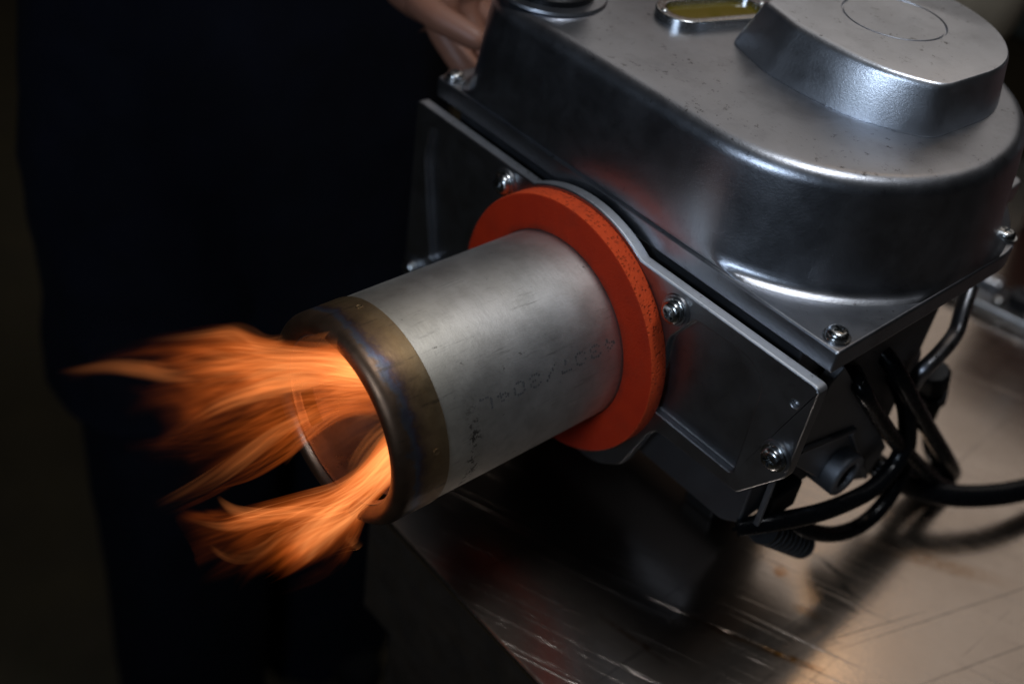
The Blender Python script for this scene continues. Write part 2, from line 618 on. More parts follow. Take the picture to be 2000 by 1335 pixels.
M['green_grey'] = plain('grey_green_enamel', (0.05, 0.06, 0.054), 0.45, 0.2, 0.3, 1.5)


def skin_mat():
    k = NT('skin')
    c = k.mix(k.noise(3, 4), (0.27, 0.125, 0.08), (0.22, 0.095, 0.06))
    k.set(Base_Color=c, Roughness=0.5)
    k.set(Subsurface_Weight=0.08)
    k.b.inputs['Subsurface Radius'].default_value = (0.01, 0.004, 0.002)
    k.bump(k.noise(30, 3), 0.15, 0.01)
    return k.m


M['skin'] = skin_mat()


def oil_mat():
    k = NT('yellow_green_oil')
    k.set(Base_Color=(0.13, 0.10, 0.008), Roughness=0.06, Coat_Weight=0.6)
    return k.m


M['oil'] = oil_mat()

# ------------------------------------------------------------------ the setting
ZT = -2.7            # table surface
ZF = -18.5           # floor
fl = MB().box((-70, -40, ZF - 1), (60, 70, ZF)).build('floor', M['floor'], None, smooth=False)
fl['kind'] = 'structure'
wl = MB().box((-71.5, -40, ZF + 0.01), (-70.02, 70, 30)).build('wall', M['wall'], None, smooth=False)
wl['kind'] = 'structure'
wb = MB().box((-70, 70.02, ZF + 0.01), (60, 71.5, 30)).build('back_wall', M['wall'], None, smooth=False)
wb['kind'] = 'structure'

bench = empty('workbench', 'steel topped workbench with a scratched sheet surface under the burner', 'workbench', (8, 8, ZF))
MB().box((-1.3, -1.575, ZT - 0.10), (22, 24, ZT)).build('table_top', M['table'], bench, bevel=0.04, segs=3)
MB().box((-1.2, -1.42, ZT - 2.2), (21.9, -1.24, ZT - 0.102)).build('apron', M['wood'], bench, bevel=0.03)
MB().box((-1.2, -1.22, ZT - 2.2), (-1.0, 23.8, ZT - 0.102)).build('side_apron', M['wood'], bench, bevel=0.03)
for lx, ly in ((-0.95, -1.18), (20.9, -1.18), (-0.95, 22.6), (20.9, 22.6)):
    MB().box((lx, ly, ZF), (lx + 1.0, ly + 1.0, ZT - 0.104)).build('leg', M['wood'], bench, bevel=0.05)
MB().box((0.1, -0.95, ZF + 0.3), (20.8, -0.75, ZT - 2.25)).build('front_panel', M['wood'], bench, bevel=0.03)
MB().box((0.1, -0.7, ZF + 3.0), (20.8, 22.5, ZF + 3.3)).build('lower_shelf', M['wood'], bench, bevel=0.03)

# ------------------------------------------------------------------ the burner
BURN = empty('oil_burner', 'cast aluminium oil burner firing through a steel tube with a red gasket', 'burner', (0.3, 1.6, ZT))

# housing behind the plate and its feet
hb = MB()
hb.prism(round_poly([(-2.25, 1.22), (2.45, 1.22), (2.45, -0.98), (2.25, -1.12), (-2.1, -1.12), (-2.25, -0.9)], 0.06), 1, 0.26, 2.75)
hb.build('housing', M['casing'], BURN, bevel=0.03)
sb = MB().prism([(0.6 + 0.0, -1.125)] and round_poly([(1.0, -1.124), (2.7, -1.124), (2.6, -2.0), (2.3, -2.45), (1.5, -2.45), (1.1, -2.0)], 0.15), 0, -1.5, 1.75)
sb.build('fan_casing', M['casing'], BURN, bevel=0.04)
for fx in (-1.1, 1.25):
    MB().box((fx - 0.22, 1.55, ZT), (fx + 0.22, 2.25, -2.452)).build('foot', M['black_plastic'], BURN, bevel=0.03)

# front plate: outline with a round shoulder over the gasket and a polygon skirt under it
XL, XR, ZP = -2.671, 2.845, 1.193
rb = 1.41
a0 = math.degrees(math.asin(ZP / rb))
outl = [(XR, ZP), (XR - 0.01, 0.14), (2.437, -0.40), (1.43, -0.44), (1.33, -0.55), (1.12, -1.17)]
outl += [(0.75, -1.46), (-0.75, -1.46), (-1.12, -1.17), (-1.30, -0.80)]
outl += [(-2.20, -1.10), (XL, -1.02), (XL, ZP)]
outl = round_poly(outl, [0.07, 0.05, 0.04, 0.06, 0.06, 0.08, .2, .2, .1, .1, 0.05, 0.1, 0.07], 4)
outl += arc(0, 0, rb, 180 - a0, a0, 26)
plate = MB().prism(outl, 1, 0.0, 0.13).build('front_plate', M['plate'], BURN, bevel=0.022, segs=3)
pk = []
pr = round_poly([(1.30, -0.235), (2.33, -0.235), (2.33, 0.86), (2.14, 1.02), (1.49, 1.00), (1.27, 0.64)], [0.05, 0.05, 0.12, 0.15, 0.05, 0.06], 5)
pk.append(MB().prism(pr, 1, -0.05, 0.082).build('cutter', None, None))
pl_ = round_poly([(-1.36, 0.90), (-1.50, 1.02), (-2.40, 1.00), (-2.46, 0.60), (-2.2, -0.62), (-1.36, -0.60)], [0.06, 0.08, 0.06, 0.1, 0.05, 0.05], 5)
pk.append(MB().prism(pl_, 1, -0.05, 0.082).build('cutter', None, None))
hole = at(1552, 788, 1, 0)
pk.append(MB().lathe([(0, -0.05), (0.035, -0.05), (0.035, 0.06), (0, 0.06)], (hole.x, 0, hole.z), (0, 1, 0), 14).build('cutter', None, None))
cut(plate, pk)
plate.data.materials.append(M['edge'])                       # worn top edge, brightened further to paint in the light falling on it
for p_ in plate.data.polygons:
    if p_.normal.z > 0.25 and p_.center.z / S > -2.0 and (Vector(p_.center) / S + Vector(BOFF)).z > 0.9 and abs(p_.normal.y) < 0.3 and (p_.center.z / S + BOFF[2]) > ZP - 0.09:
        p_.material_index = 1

# gasket, tube, heat tinted band, inner liner
g = MB().lathe([(1.012, -0.206), (1.345, -0.206), (1.369, -0.196), (1.373, -0.18), (1.372, -0.1), (1.373, -0.012), (1.366, -0.003), (1.012, -0.003)], (0, 0, 0), (0, 1, 0), 120, closed=True)
gk = g.build('gasket', M['gasket'], BURN, angle=50)
sub_ = [v for v in gk.data.vertices]
for v in sub_:                                   # slightly uneven cut of the foam
    p = v.co / S
    a = math.atan2(p.z, p.x)
    f = 1 + 0.004 * mnoise.noise(Vector((math.cos(a) * 2.2, math.sin(a) * 2.2, 0.3)))
    v.co.x *= f
    v.co.z *= f
MB().lathe([(1.0, 0.25), (1.0, -2.304), (0.955, -2.304), (0.955, 0.25)], (0, 0, 0), (0, 1, 0), 160, closed=True).build('blast_tube', M['tube'], BURN)
bp_ = [(1.0, -2.300), (1.010, -2.308), (1.012, -2.33), (1.012, -2.70)]
bp_ += [(0.905 + 0.107 * math.cos(R_(t)), -2.70 - 0.125 * math.sin(R_(t)) * 1.0) for t in range(15, 151, 15)]
bp_ += [(0.822, -2.77), (0.815, -2.74), (0.818, -2.66), (0.90, -2.64), (0.95, -2.5), (0.95, -2.300)]
band = MB().lathe(bp_, (0, 0, 0), (0, 1, 0), 160, closed=True).build('end_band', M['band'], BURN)
for yy, aa in ((-2.417, 103.7), (-2.442, 15.1), (-2.43, 190), (-2.43, 285)):
    n_ = Vector((math.cos(R_(aa)), 0, math.sin(R_(aa))))
    MB().lathe([(0.034, -0.004), (0.034, 0.004), (0.027, 0.0065), (0.019, 0.003), (0, 0.001)], n_ * 1.0135 + Vector((0, yy, 0)), n_, 18).build('spot_weld', M['band'], BURN)
liner = MB().lathe([(0.80, -2.752), (0.797, -2.71), (0.80, -2.69), (0.797, -2.66), (0.80, -2.64), (0.797, -2.61), (0.80, -2.59), (0.80, -0.5), (0.812, -0.5), (0.812, -2.752)], (0, 0, 0), (0, 1, 0), 128, closed=True).build('inner_liner', M['liner'], BURN)
sl = []
for aa in (-147, -57, 33, 123):
    ca, sa = math.cos(R_(aa)), math.sin(R_(aa))
    vs = []
    for r in (0.70, 0.90):
        for da in (-12.5, 12.5):
            for y in (-2.67, -2.535):
                vs.append((r * math.cos(R_(aa + da)), y, r * math.sin(R_(aa + da))))
    sl.append(MB().add(vs, [(0, 1, 3, 2), (4, 6, 7, 5), (0, 4, 5, 1), (2, 3, 7, 6), (0, 2, 6, 4), (1, 5, 7, 3)]).build('cutter', None, None))
cut(liner, sl)
df = MB().lathe([(0.16, -1.30), (0.78, -1.22), (0.78, -1.18), (0.16, -1.26)], (0, 0, 0), (0, 1, 0), 64, closed=True)
df.build('diffuser_disc', M['liner'], BURN)
MB().lathe([(0, -1.36), (0.07, -1.36), (0.10, -1.28), (0.10, -0.4), (0, -0.4)], (0, 0, 0), (0, 1, 0), 24).build('nozzle', M['screw'], BURN)

# ink-jet print on the tube, dot by dot: 4307/304L
FONT = {'4': ["00010", "00110", "01010", "10010", "11111", "00010", "00010"], '3': ["01110", "10001", "00001", "00110", "00001", "10001", "01110"],
        '0': ["01110", "10001", "10001", "10001", "10001", "10001", "01110"], '7': ["11111", "00001", "00010", "00010", "00100", "00100", "00100"],
        '/': ["00001", "00010", "00010", "00100", "01000", "01000", "10000"], 'L': ["10000", "10000", "10000", "10000", "10000", "10000", "11111"],
        '1': ["00100", "01100", "00100", "00100", "00100", "00100", "01110"], '.': ["00000"] * 6 + ["00100"]}
ink = MB()
for i, ch in enumerate("4307/304L"):
    yc = -0.355 - 0.187 * i
    for rI, row in enumerate(FONT[ch]):
        for cI, b in enumerate(row):
            if b == '0':
                continue
            if random.random() < 0.10:
                continue
            y = yc - (cI - 2) * 0.027 + random.uniform(-.004, .004)
            # read from below: the top of each figure is turned towards the table
            a = 26.7 + (rI - 3) * 1.05 + random.uniform(-.12, .12)
            rr = 0.0105 * random.uniform(0.75, 1.25)
            vs = []
            for k in range(7):
                t = 2 * math.pi * k / 7
                aa = R_(a) + rr * 1.1 * math.sin(t)
                vs.append((1.0016 * math.cos(aa), y + rr * 1.1 * math.cos(t), 1.0016 * math.sin(aa)))
            ink.add(vs, [list(range(7))])
ink.build('printed_code', M['ink'], BURN, smooth=False)


def screw(pos, axis, r, spin, parent, washer=True, name='screw'):
    ax = Vector(axis).normalized()
    P0 = Vector(pos)
    h = r * 0.62
    prof = [(0, -r * 0.3), (r, -r * 0.3), (r, h * 0.30), (r * 0.97, h * 0.52), (r * 0.86, h * 0.78), (r * 0.66, h * 0.95), (r * 0.4, h), (0, h)]
    if washer:
        wz = r * 0.22
        MBw = MB().lathe([(0, 0.001), (r * 1.22, 0.001), (r * 1.24, wz * 0.5), (r * 1.2, wz), (0, wz)], P0, ax, 28)
        MBw.build('washer', M['screw'], parent, loc=P0)
        P0 = P0 + ax * wz
    o = MB().lathe(prof, P0, ax, 32).build(name, M['screw'], parent, loc=P0)
    u = ax.orthogonal().normalized()
    u = Matrix.Rotation(spin, 3, ax) @ u
    w_ = ax.cross(u)
    cs = []
    for a, b in ((u, w_), (w_, u)):
        c = P0
        vs = []
        for s, z, tp in ((0.62, h + 0.02 * r, 1), (0.42, h * 0.25, 0.75)):
            for sa, sb_ in ((-1, -1), (1, -1), (1, 1), (-1, 1)):
                vs.append(c + a * (sa * s * r) + b * (sb_ * 0.15 * r * tp) + ax * (z + (0.25 * r if tp == 1 else 0)))
        cs.append(MB().add(vs, [(0, 1, 2, 3), (4, 7, 6, 5), (0, 4, 5, 1), (1, 5, 6, 2), (2, 6, 7, 3), (3, 7, 4, 0)]).build('cutter', None, None))
    cut(o, cs)
    return o


# plate screws
for (px, py, sp) in ((1308, 612, 0.4), (1503, 898, 0.9), (976, 362, 0.2), (795, 527, 0.6)):
    q = at(px, py, 1, -0.09)
    # boss under the screw
    MB().lathe([(0.165, -0.001), (0.155, -0.02), (0, -0.02)], (q.x, 0, q.z), (0, 1, 0), 28).build('screw_boss', M['plate'], BURN)
    screw((q.x, -0.021, q.z), (0, -1, 0), 0.112, sp, BURN)

# hood: lip flange with a rounded casing drawn up from it
LX0, LX1, LY0, LY1, LZ0, LZ1 = -2.60, 2.785, 0.19, 3.34, 1.232, 1.458
lp = round_poly([(LX0, LY0), (LX1, LY0), (LX1 - 0.02, 3.05), (LX1 - 0.20, LY1 + 0.05), (2.2, LY1 + 0.1), (2.1, 4.4), (LX0, 4.4)], [0.05, 0.035, 0.22, 0.2, 0.1, 0.1, 0.1], 6)
HOOD = MB().prism(lp, 2, LZ0, LZ1).build('hood_flange', M['hood'], BURN, bevel=0.028, segs=3)


def hood_ring(ins, z, n_arc=72):
    cx, cy = 0.86, 2.06
    r = 1.90 - ins
    x0 = -2.46 + ins * 0.35
    rc = 0.70
    pts = []
    y0 = cy - r
    for k in range(15):                                   # front-left corner
        a = R_(180 + 90 * k / 14)
        pts.append((x0 + rc + rc * math.cos(a), y0 + rc + rc * math.sin(a)))
    for k in range(1, 12):                                # straight front
        t = k / 12
        pts.append((x0 + rc + (cx - x0 - rc) * t, y0))
    for k in range(n_arc + 1):                            # right end
        a = R_(-90 + 180 * k / n_arc)
        pts.append((cx + r * math.cos(a), cy + r * math.sin(a) * (1.2 if math.sin(a) > 0 else 1)))
    yb = cy + r * 1.2
    for k in range(1, 12):
        t = k / 12
        pts.append((cx + (x0 + rc - cx) * t, yb))
    for k in range(15):
        a = R_(90 + 90 * k / 14)
        pts.append((x0 + rc + rc * math.cos(a), yb - rc + rc * math.sin(a)))
    return [(min(p[0], LX1 - 0.032), max(p[1], LY0 + 0.032), z) for p in pts]


prof = [(-0.10, LZ1 - 0.01), (-0.085, LZ1 + 0.006), (-0.045, LZ1 + 0.02), (-0.01, LZ1 + 0.045), (0.012, LZ1 + 0.085), (0.022, LZ1 + 0.14), (0.06, 1.85), (0.095, 2.2)]
zt_, fr = 2.56, 0.17
for k in range(0, 10):
    a = R_(5 + 85 * k / 9)
    prof.append((0.125 + fr * (1 - math.cos(a)), zt_ - fr + fr * math.sin(a)))
prof += [(0.42, zt_ + 0.006), (0.9, zt_ + 0.012)]
V, F = [], []
for ins, z in prof:
    V += hood_ring(ins, z)
N = len(hood_ring(0, 0))
for i in range(len(prof) - 1):
    for k in range(N):
        F.append([i * N + k, i * N + (k + 1) % N, (i + 1) * N + (k + 1) % N, (i + 1) * N + k])
F.append([(len(prof) - 1) * N + k for k in range(N)])
hood = from_data('hood', V, F, M['hood'], BURN, angle=60)

# cover block on the hood
ZB0, ZB1 = 2.562, 3.03
base = [(-0.17, 1.83), (0.42, 1.61), (0.86, 1.575), (1.22, 1.60), (1.55, 1.69), (1.83, 1.84), (2.04, 2.02), (2.07, 2.9), (1.98, 3.25), (1.78, 3.55), (1.50, 3.80), (1.05, 4.0), (0.5, 4.05), (0.05, 3.95), (-0.25, 3.5), (-0.28, 2.6)]
rad = [0.10, 0.10, 0.2, 0.2, 0.2, 0.2, 0.13, 0.2, 0.2, 0.2, 0.2, .3, .3, .3, .3, .3]
bpoly = round_poly(base, rad, 6)
cx_, cy_ = 0.9, 2.85


def block_ring(t, z):
    out = []
    for x, y in bpoly:
        d = Vector((x - cx_, y - cy_))
        L = d.length
        t2 = t * (0.36 + 0.68 * max(0.0, -0.35 * d.x / L - 0.94 * d.y / L))
        out.append((cx_ + d.x / L * (L - t2), cy_ + d.y / L * (L - t2), z))
    return out


bprof = [(0.025, ZB0 - 0.01), (0.0, ZB0 + 0.012), (0.0, ZB0 + 0.03), (0.18, ZB1 - 0.075)]
for k in range(1, 8):
    a = R_(90 * k / 7)
    bprof.append((0.18 + 0.075 * (1 - math.cos(a)) + 0.02 * k / 7, ZB1 - 0.075 + 0.075 * math.sin(a)))
V, F = [], []
for t, z in bprof:
    V += block_ring(t, z)
N = len(bpoly)
for i in range(len(bprof) - 1):
    for k in range(N):
        F.append([i * N + k, i * N + (k + 1) % N, (i + 1) * N + (k + 1) % N, (i + 1) * N + k])
F.append([(len(bprof) - 1) * N + k for k in range(N)])
F.append([k for k in range(N)][::-1])
capo = from_data('cover_block', V, F, M['cap'], BURN, angle=60)
grv = MB().lathe([(0.475, -0.022), (0.50, 0.03), (0.525, 0.03), (0.500, -0.022)], (0.83, 2.90, ZB1), (0, 0, 1), 72, closed=True).build('cutter', None, None)
cut(capo, [grv])

# black knob on a washer plate, oil sight glass
kc = Vector((-1.80, 0.92, zt_))
MB().lathe([(0, 0.004), (0.55, 0.004), (0.565, 0.02), (0.55, 0.045), (0, 0.045)], kc, (0, 0, 1), 64).build('knob_ring', M['hood'], BURN)
kp = MB()
n_t = 36
prof_k = [(0.43, 0.046), (0.43, 0.10), (0.40, 0.13), (0.37, 0.14), (0.37, 0.48), (0.33, 0.55), (0, 0.56)]
kp.lathe(prof_k, kc, (0, 0, 1), 72)
kp.build('adjusting_knob', M['black_plastic'], BURN, bevel=0.0)
rbm = MB()
for k in range(n_t):
    a = 2 * math.pi * k / n_t
    c, s = math.cos(a), math.sin(a)
    vs = []
    for r, wd in ((0.365, 0.016), (0.395, 0.010)):
        for z in (0.142, 0.47):
            for sg in (-1, 1):
                vs.append((kc.x + r * c - sg * wd * s, kc.y + r * s + sg * wd * c, kc.z + z))
    rbm.add(vs, [(0, 1, 3, 2), (4, 6, 7, 5), (0, 4, 5, 1), (2, 3, 7, 6), (0, 2, 6, 4), (1, 5, 7, 3)])
rbm.build('knob_ribs', M['black_plastic'], BURN, smooth=False)


def stadium(cx, cy, hl, hw, ang, n=14):
    d = Vector((math.cos(ang), math.sin(ang)))
    e = Vector((-d.y, d.x))
    out = []
    for s, a0_ in ((1, -90), (-1, 90)):
        for k in range(n + 1):
            a = R_(a0_ + 180 * k / n)
            q = Vector((cx, cy)) + d * (s * (hl - hw)) + (d * math.cos(a) + e * math.sin(a)) * hw
            out.append((q.x, q.y))
    return out


sga = R_(74)
sx, sy = -0.69, 2.12
bz = MB().prism(stadium(sx, sy, 0.64, 0.30, sga), 2, zt_ - 0.02, zt_ + 0.10).build('sight_glass_bezel', M['screw'], BURN, bevel=0.022, segs=3)
cz_ = MB().prism(stadium(sx, sy, 0.53, 0.205, sga), 2, zt_ + 0.03, zt_ + 0.3).build('cutter', None, None)
cut(bz, [cz_])
MB().prism(stadium(sx, sy, 0.525, 0.20, sga), 2, zt_ + 0.031, zt_ + 0.045).build('sight_glass_oil', M['oil'], BURN)
for k in (-0.585, 0.585):
    q = Vector((sx + math.cos(sga) * k, sy + math.sin(sga) * k, zt_ + 0.10))
    MB().lathe([(0.035, 0), (0.033, 0.012), (0.02, 0.022), (0, 0.025)], q, (0, 0, 1), 16).build('rivet', M['screw'], BURN)

# hood screws on the flange
for x, y, sp in ((2.635, 0.36, 0.5), (-2.47, 0.33, 0.2), (2.585, 3.16, 0.8)):
    screw((x, y, LZ1 + 0.001), (0, 0, 1), 0.098, sp, BURN)

# side bracket with ribs and a lug, below the hood on the right
bx_ = 2.62
poly = [at(px, py, 0, bx_) for px, py in ((1627, 745), (1652, 716), (1702, 800), (1732, 872), (1690, 935), (1618, 945), (1545, 905))]
poly = [(p.y, p.z) for p in poly]
MB().prism(poly, 0, bx_ - 0.14, bx_).build('side_bracket', M['bracket'], BURN, bevel=0.02)
lug = at(1645, 922, 0, 2.72)
MB().lathe([(0.15, -0.26), (0.25, -0.26), (0.25, 0.05), (0.235, 0.07), (0.165, 0.07), (0.15, 0.05)], (2.72, lug.y, lug.z), (1, 0, 0), 40, closed=True).build('bracket_lug', M['bracket'], BURN, angle=35)
r0, r1 = at(1563, 880, 0, 2.64), at(1668, 838, 0, 2.64)
rr_ = MB().tube([r0, r1], 0.035, n=8, sub=1)
rr_.build('rib', M['bracket'], BURN)
r0, r1 = at(1662, 845, 0, 2.64), at(1690, 930, 0, 2.64)
MB().tube([r0, r1], 0.03, n=8, sub=1).build('rib', M['bracket'], BURN)
# edge flange of the plate's back cover, light caught along the edge
MB().box((2.56, 0.30, -0.9), (2.62, 0.34, 1.05)).build('edge_flange', M['bracket'], BURN, bevel=0.01)
# motor cylinder, connector, bent pipe and strain relief
m0 = at(1815, 640, 0, 2.2)
MB().lathe([(0, 0), (0.62, 0), (0.66, 0.04), (0.66, 0.10), (0.62, 0.13), (0.62, 1.5), (0, 1.5)], (1.75, 2.85, -0.35), (0, 0, 1), 48).build('motor', M['bracket'], BURN, angle=35)
cp = [at(1895, 560, 0, 2.35), at(1880, 605, 0, 2.45), at(1866, 650, 0, 2.55), at(1835, 690, 0, 2.6), at(1800, 725, 0, 2.6), at(1775, 760, 0, 2.55)]
MB().tube(cp, 0.085, n=16).build('bent_pipe', M['chrome'], BURN)
con = MB()
c0, c1 = at(1826, 722, 0, 2.35), at(1806, 815, 0, 2.35)
ax = (c1 - c0).normalized()
con.lathe([(0, 0), (0.15, 0), (0.19, 0.06), (0.19, 0.26), (0.155, 0.28), (0.155, 0.38), (0.20, 0.40), (0.20, 0.56), (0.16, 0.58), (0.13, 0.95), (0, 0.95)], c0, ax, 10)
con.build('plug_connector', M['black_plastic'], BURN, angle=30)
sr = MB()
s0, s1 = at(1490, 1030, 0, 2.5), at(1568, 1062, 0, 2.62)
ax = (s1 - s0).normalized()
L = (s1 - s0).length
pr_ = [(0, 0)]
for k in range(9):
    z = L * k / 9
    pr_ += [(0.17, z), (0.17, z + L / 24), (0.135, z + L / 20), (0.135, z + L / 9.3)]
pr_ += [(0, L)]
sr.lathe(pr_, s0, ax, 20)
sr.build('strain_relief', M['black_plastic'], BURN, angle=30)
MB().box((2.452, 0.50, -1.0), (2.60, 0.95, -0.65)).build('terminal_block', M['black_plastic'], BURN, bevel=0.03)

# wire loops, both ends in the burner


def wire(name, pts, rad, parent, mat='black_rubber'):
    P = [at(px, py, 0, x) for px, py, x in pts]
    return MB().tube(P, rad, n=14, sub=7).build(name, M[mat], parent, angle=60)


wire('wire_loop', [(1690, 660, 2.2), (1728, 694, 2.45), (1758, 738, 2.65), (1786, 790, 2.75), (1818, 845, 2.8), (1849, 895, 2.85), (1862, 922, 2.8), (1850, 928, 2.7), (1830, 905, 2.6), (1818, 875, 2.5), (1815, 835, 2.4)], 0.095, BURN)
wire('wire_loop', [(1655, 700, 2.1), (1679, 752, 2.66), (1713, 810, 2.74), (1748, 860, 2.78), (1785, 898, 2.8), (1827, 936, 2.85), (1868, 958, 2.9), (1893, 963, 2.85), (1885, 950, 2.75), (1840, 930, 2.7), (1790, 925, 2.65), (1752, 930, 2.6)], 0.088, BURN)
wire('wire_loop', [(1715, 690, 2.3), (1748, 740, 2.5), (1770, 800, 2.7), (1768, 860, 2.8), (1745, 910, 2.85), (1708, 950, 2.88), (1665, 975, 2.85), (1600, 1000, 2.8), (1515, 1018, 2.65), (1440, 1029, 2.45)], 0.095, BURN)
wire('wire_loop', [(1776, 820, 2.55), (1773, 870, 2.7), (1757, 930, 2.8), (1724, 985, 2.85), (1680, 1025, 2.85), (1628, 1042, 2.8), (1575, 1034, 2.7), (1535, 1010, 2.55)], 0.090, BURN)
wire('thin_wire', [(1432, 1033, 2.44), (1500, 1028, 2.6), (1580, 1012, 2.7), (1660, 990, 2.72), (1720, 960, 2.7)], 0.022, BURN)

# main cable leaving over the table
cb = [at(1690, 890, 0, 2.3), at(1722, 915, 2, -1.55)]
for px, py, z in ((1758, 938, -2.0), (1800, 955, -2.20), (1860, 967, -2.25), (1930, 967, -2.26), (2000, 956, -2.28), (2110, 925, -2.40), (2300, 850, -2.55), (2600, 760, -2.56)):
    cb.append(at(px, py, 2, z))
pc = MB().tube(cb, 0.138, n=18, sub=8).build('power_cable', M['black_rubber'], None, angle=60, loc=cb[-1])
tag(pc, 'thick black power cable leaving the burner across the steel table to the right', 'cable')

# ------------------------------------------------------------------ metal latch bracket lying on the table, behind right
lc = Vector((1.75, 8.0, ZT))
la = math.atan2(-0.35, 1.0)


def lpos(u, v, z):
    d = Vector((math.cos(LA), math.sin(LA), 0))
    e = Vector((-d.y, d.x, 0))
    return lc + d * u + e * v + Vector((0, 0, z))


A_, B_ = at(1905, 585, 2, ZT), at(1985, 622, 2, ZT)
LA = math.atan2((B_ - A_).y, (B_ - A_).x)
lc = B_.copy()
LT = empty('latch_bracket', 'shiny steel latch plate with bolts lying flat on the table behind the hood', 'bracket', tuple(lc))


def lprism(poly, z0, z1, name, mat, bev=0.03):
    n = len(poly)
    v = [lpos(u, vv, z0) for u, vv in poly] + [lpos(u, vv, z1) for u, vv in poly]
    f = [list(range(n)), list(range(n, 2 * n))[::-1]] + [[i, (i + 1) % n, n + (i + 1) % n, n + i] for i in range(n)]
    return MB().add(v, f).build(name, M[mat], LT, bevel=bev, segs=3)


lprism(round_poly([(-2.2, -0.30), (0.55, -0.34), (0.85, 0.1), (0.55, 0.46), (-2.2, 0.50)], 0.3, 6), 0.002, 0.17, 'base_plate', 'latch_steel', 0.05)
lprism(round_poly([(-2.1, 0.22), (-0.42, 0.20), (-0.42, 0.42), (-2.1, 0.44)], 0.04, 3), 0.172, 0.30, 'raised_bar', 'chrome', 0.03)
lprism(round_poly([(-0.25, 0.0), (0.5, -0.05), (0.6, 0.25), (0.1, 0.40), (-0.25, 0.3)], 0.1, 4), 0.172, 0.36, 'hinge_block', 'dark_iron', 0.04)
for u, v_, z in ((-0.34, -0.08, 0.172), (-0.02, 0.20, 0.362), (0.16, -0.16, 0.172), (0.42, 0.16, 0.362), (0.6, 0.0, 0.172)):
    q = lpos(u, v_, z)
    MB().lathe([(0.095, 0), (0.095, 0.03), (0.07, 0.07), (0.03, 0.085), (0, 0.088)], q, (0, 0, 1), 20).build('bolt', M['screw'], LT)

# ------------------------------------------------------------------ blurred things beyond the burner
q = at(2040, 330, 2, ZT)
tb = empty('toolbox', 'dark red toolbox standing on the table at the right edge of the photo', 'toolbox', (3.0, 12.7, ZT))
MB().box((-0.01, 11.27, ZT + 0.03), (6.2, 14.1, ZT + 3.2)).build('box_body', M['red_paint'], tb, bevel=0.08)
MB().box((-0.11, 11.17, ZT + 3.202), (6.3, 14.2, ZT + 3.8)).build('lid', M['red_paint'], tb, bevel=0.1)
MB().tube([(1.9, 12.6, ZT + 3.8), (1.9, 12.6, ZT + 4.4), (4.3, 12.6, ZT + 4.4), (4.3, 12.6, ZT + 3.8)], 0.12, n=10, sub=4).build('handle', M['chrome'], tb)
for u in (1.0, 4.8):
    MB().box((u, 11.09, ZT + 2.8), (u + 0.4, 11.168, ZT + 3.5)).build('clasp', M['chrome'], tb, bevel=0.03)

dr = empty('machine_cabinet', 'grey green metal machine cabinet standing dim behind the burner hood', 'cabinet', (-3.7, 19.0, ZT))
MB().box((-7.3, 18.0, ZT + 0.25), (0.7, 21.3, ZT + 5.0)).build('cabinet_body', M['green_grey'], dr, bevel=0.15)
for u in (-4.6, -2.2, 0.0):
    MB().lathe([(0.0, 0), (0.34, 0), (0.34, 0.10), (0.26, 0.3), (0, 0.32)], (u, 17.998, ZT + 1.7), (0, -1, 0), 24).build('dial', M['chrome'], dr)
MB().box((-6.3, 18.3, ZT), (-5.7, 21.0, ZT + 0.248)).build('foot', M['black_plastic'], dr)
MB().box((0.5, 18.3, ZT), (1.1, 21.0, ZT + 0.248)).build('foot', M['black_plastic'], dr)

bk = at(1880, -30, 1, 14.0)
bu = empty('round_tub', 'pale beige round tub standing beyond the cover block at the top edge', 'tub', (-5.0, 14.8, ZT))
MB().lathe([(0, 0.0), (1.2, 0.0), (1.25, 0.1), (1.3, 0.4), (0, 0.4)], (-5.0, 14.8, ZT), (0, 0, 1), 40).build('tub_foot', M['green_grey'], bu)
MB().lathe([(0, 0.402), (1.3, 0.402), (1.75, 0.75), (1.95, 1.5), (2.0, 2.8), (1.92, 2.84), (1.8, 1.4), (1.3, 0.9), (0, 0.8)], (-5.0, 14.8, ZT), (0, 0, 1), 56).build('tub_bowl', M['beige'], bu)

# ------------------------------------------------------------------ the person, standing at the left end of the bench


def skin_mesh(name, joints, bones, mat, parent, root=0, sub=2):
    me = bpy.data.meshes.new(name)
    base = origin_of(parent)
    me.from_pydata([tuple(Vector(j[0]) * S - base) for j in joints], bones, [])
    o = bpy.data.objects.new(name, me)
    COL.objects.link(o)
    sk = o.modifiers.new('skin', 'SKIN')
    lay = me.skin_vertices[0].data if me.skin_vertices else None
    if lay is None:
        bpy.context.view_layer.objects.active = o
        bpy.ops.mesh.customdata_skin_add()
        lay = me.skin_vertices[0].data
    for i, j in enumerate(joints):
        r = j[1]
        rr = (r, r) if not isinstance(r, tuple) else r
        lay[i].radius = (rr[0] * S, rr[1] * S)
        lay[i].use_root = (i == root)
    sk.use_smooth_shade = True
    ss = o.modifiers.new('sub', 'SUBSURF')
    ss.levels = ss.render_levels = sub
    dg = bpy.context.evaluated_depsgraph_get()
    m2 = bpy.data.meshes.new_from_object(o.evaluated_get(dg))
    m2.name = name
    bpy.data.objects.remove(o, do_unlink=True)
    m2.polygons.foreach_set('use_smooth', [True] * len(m2.polygons))
    m2.materials.clear()
    m2.materials.append(mat)
    o = bpy.data.objects.new(name, m2)
    COL.objects.link(o)
    o.parent = parent
    return o


PX, PY = -9.0, 1.62
man = empty('person', 'person in dark navy work clothes behind the flame, hand on the burner hood', 'person', (PX, PY, ZF))


def jt(x, y, z, r):
    return (Vector((x, y, z)), r)


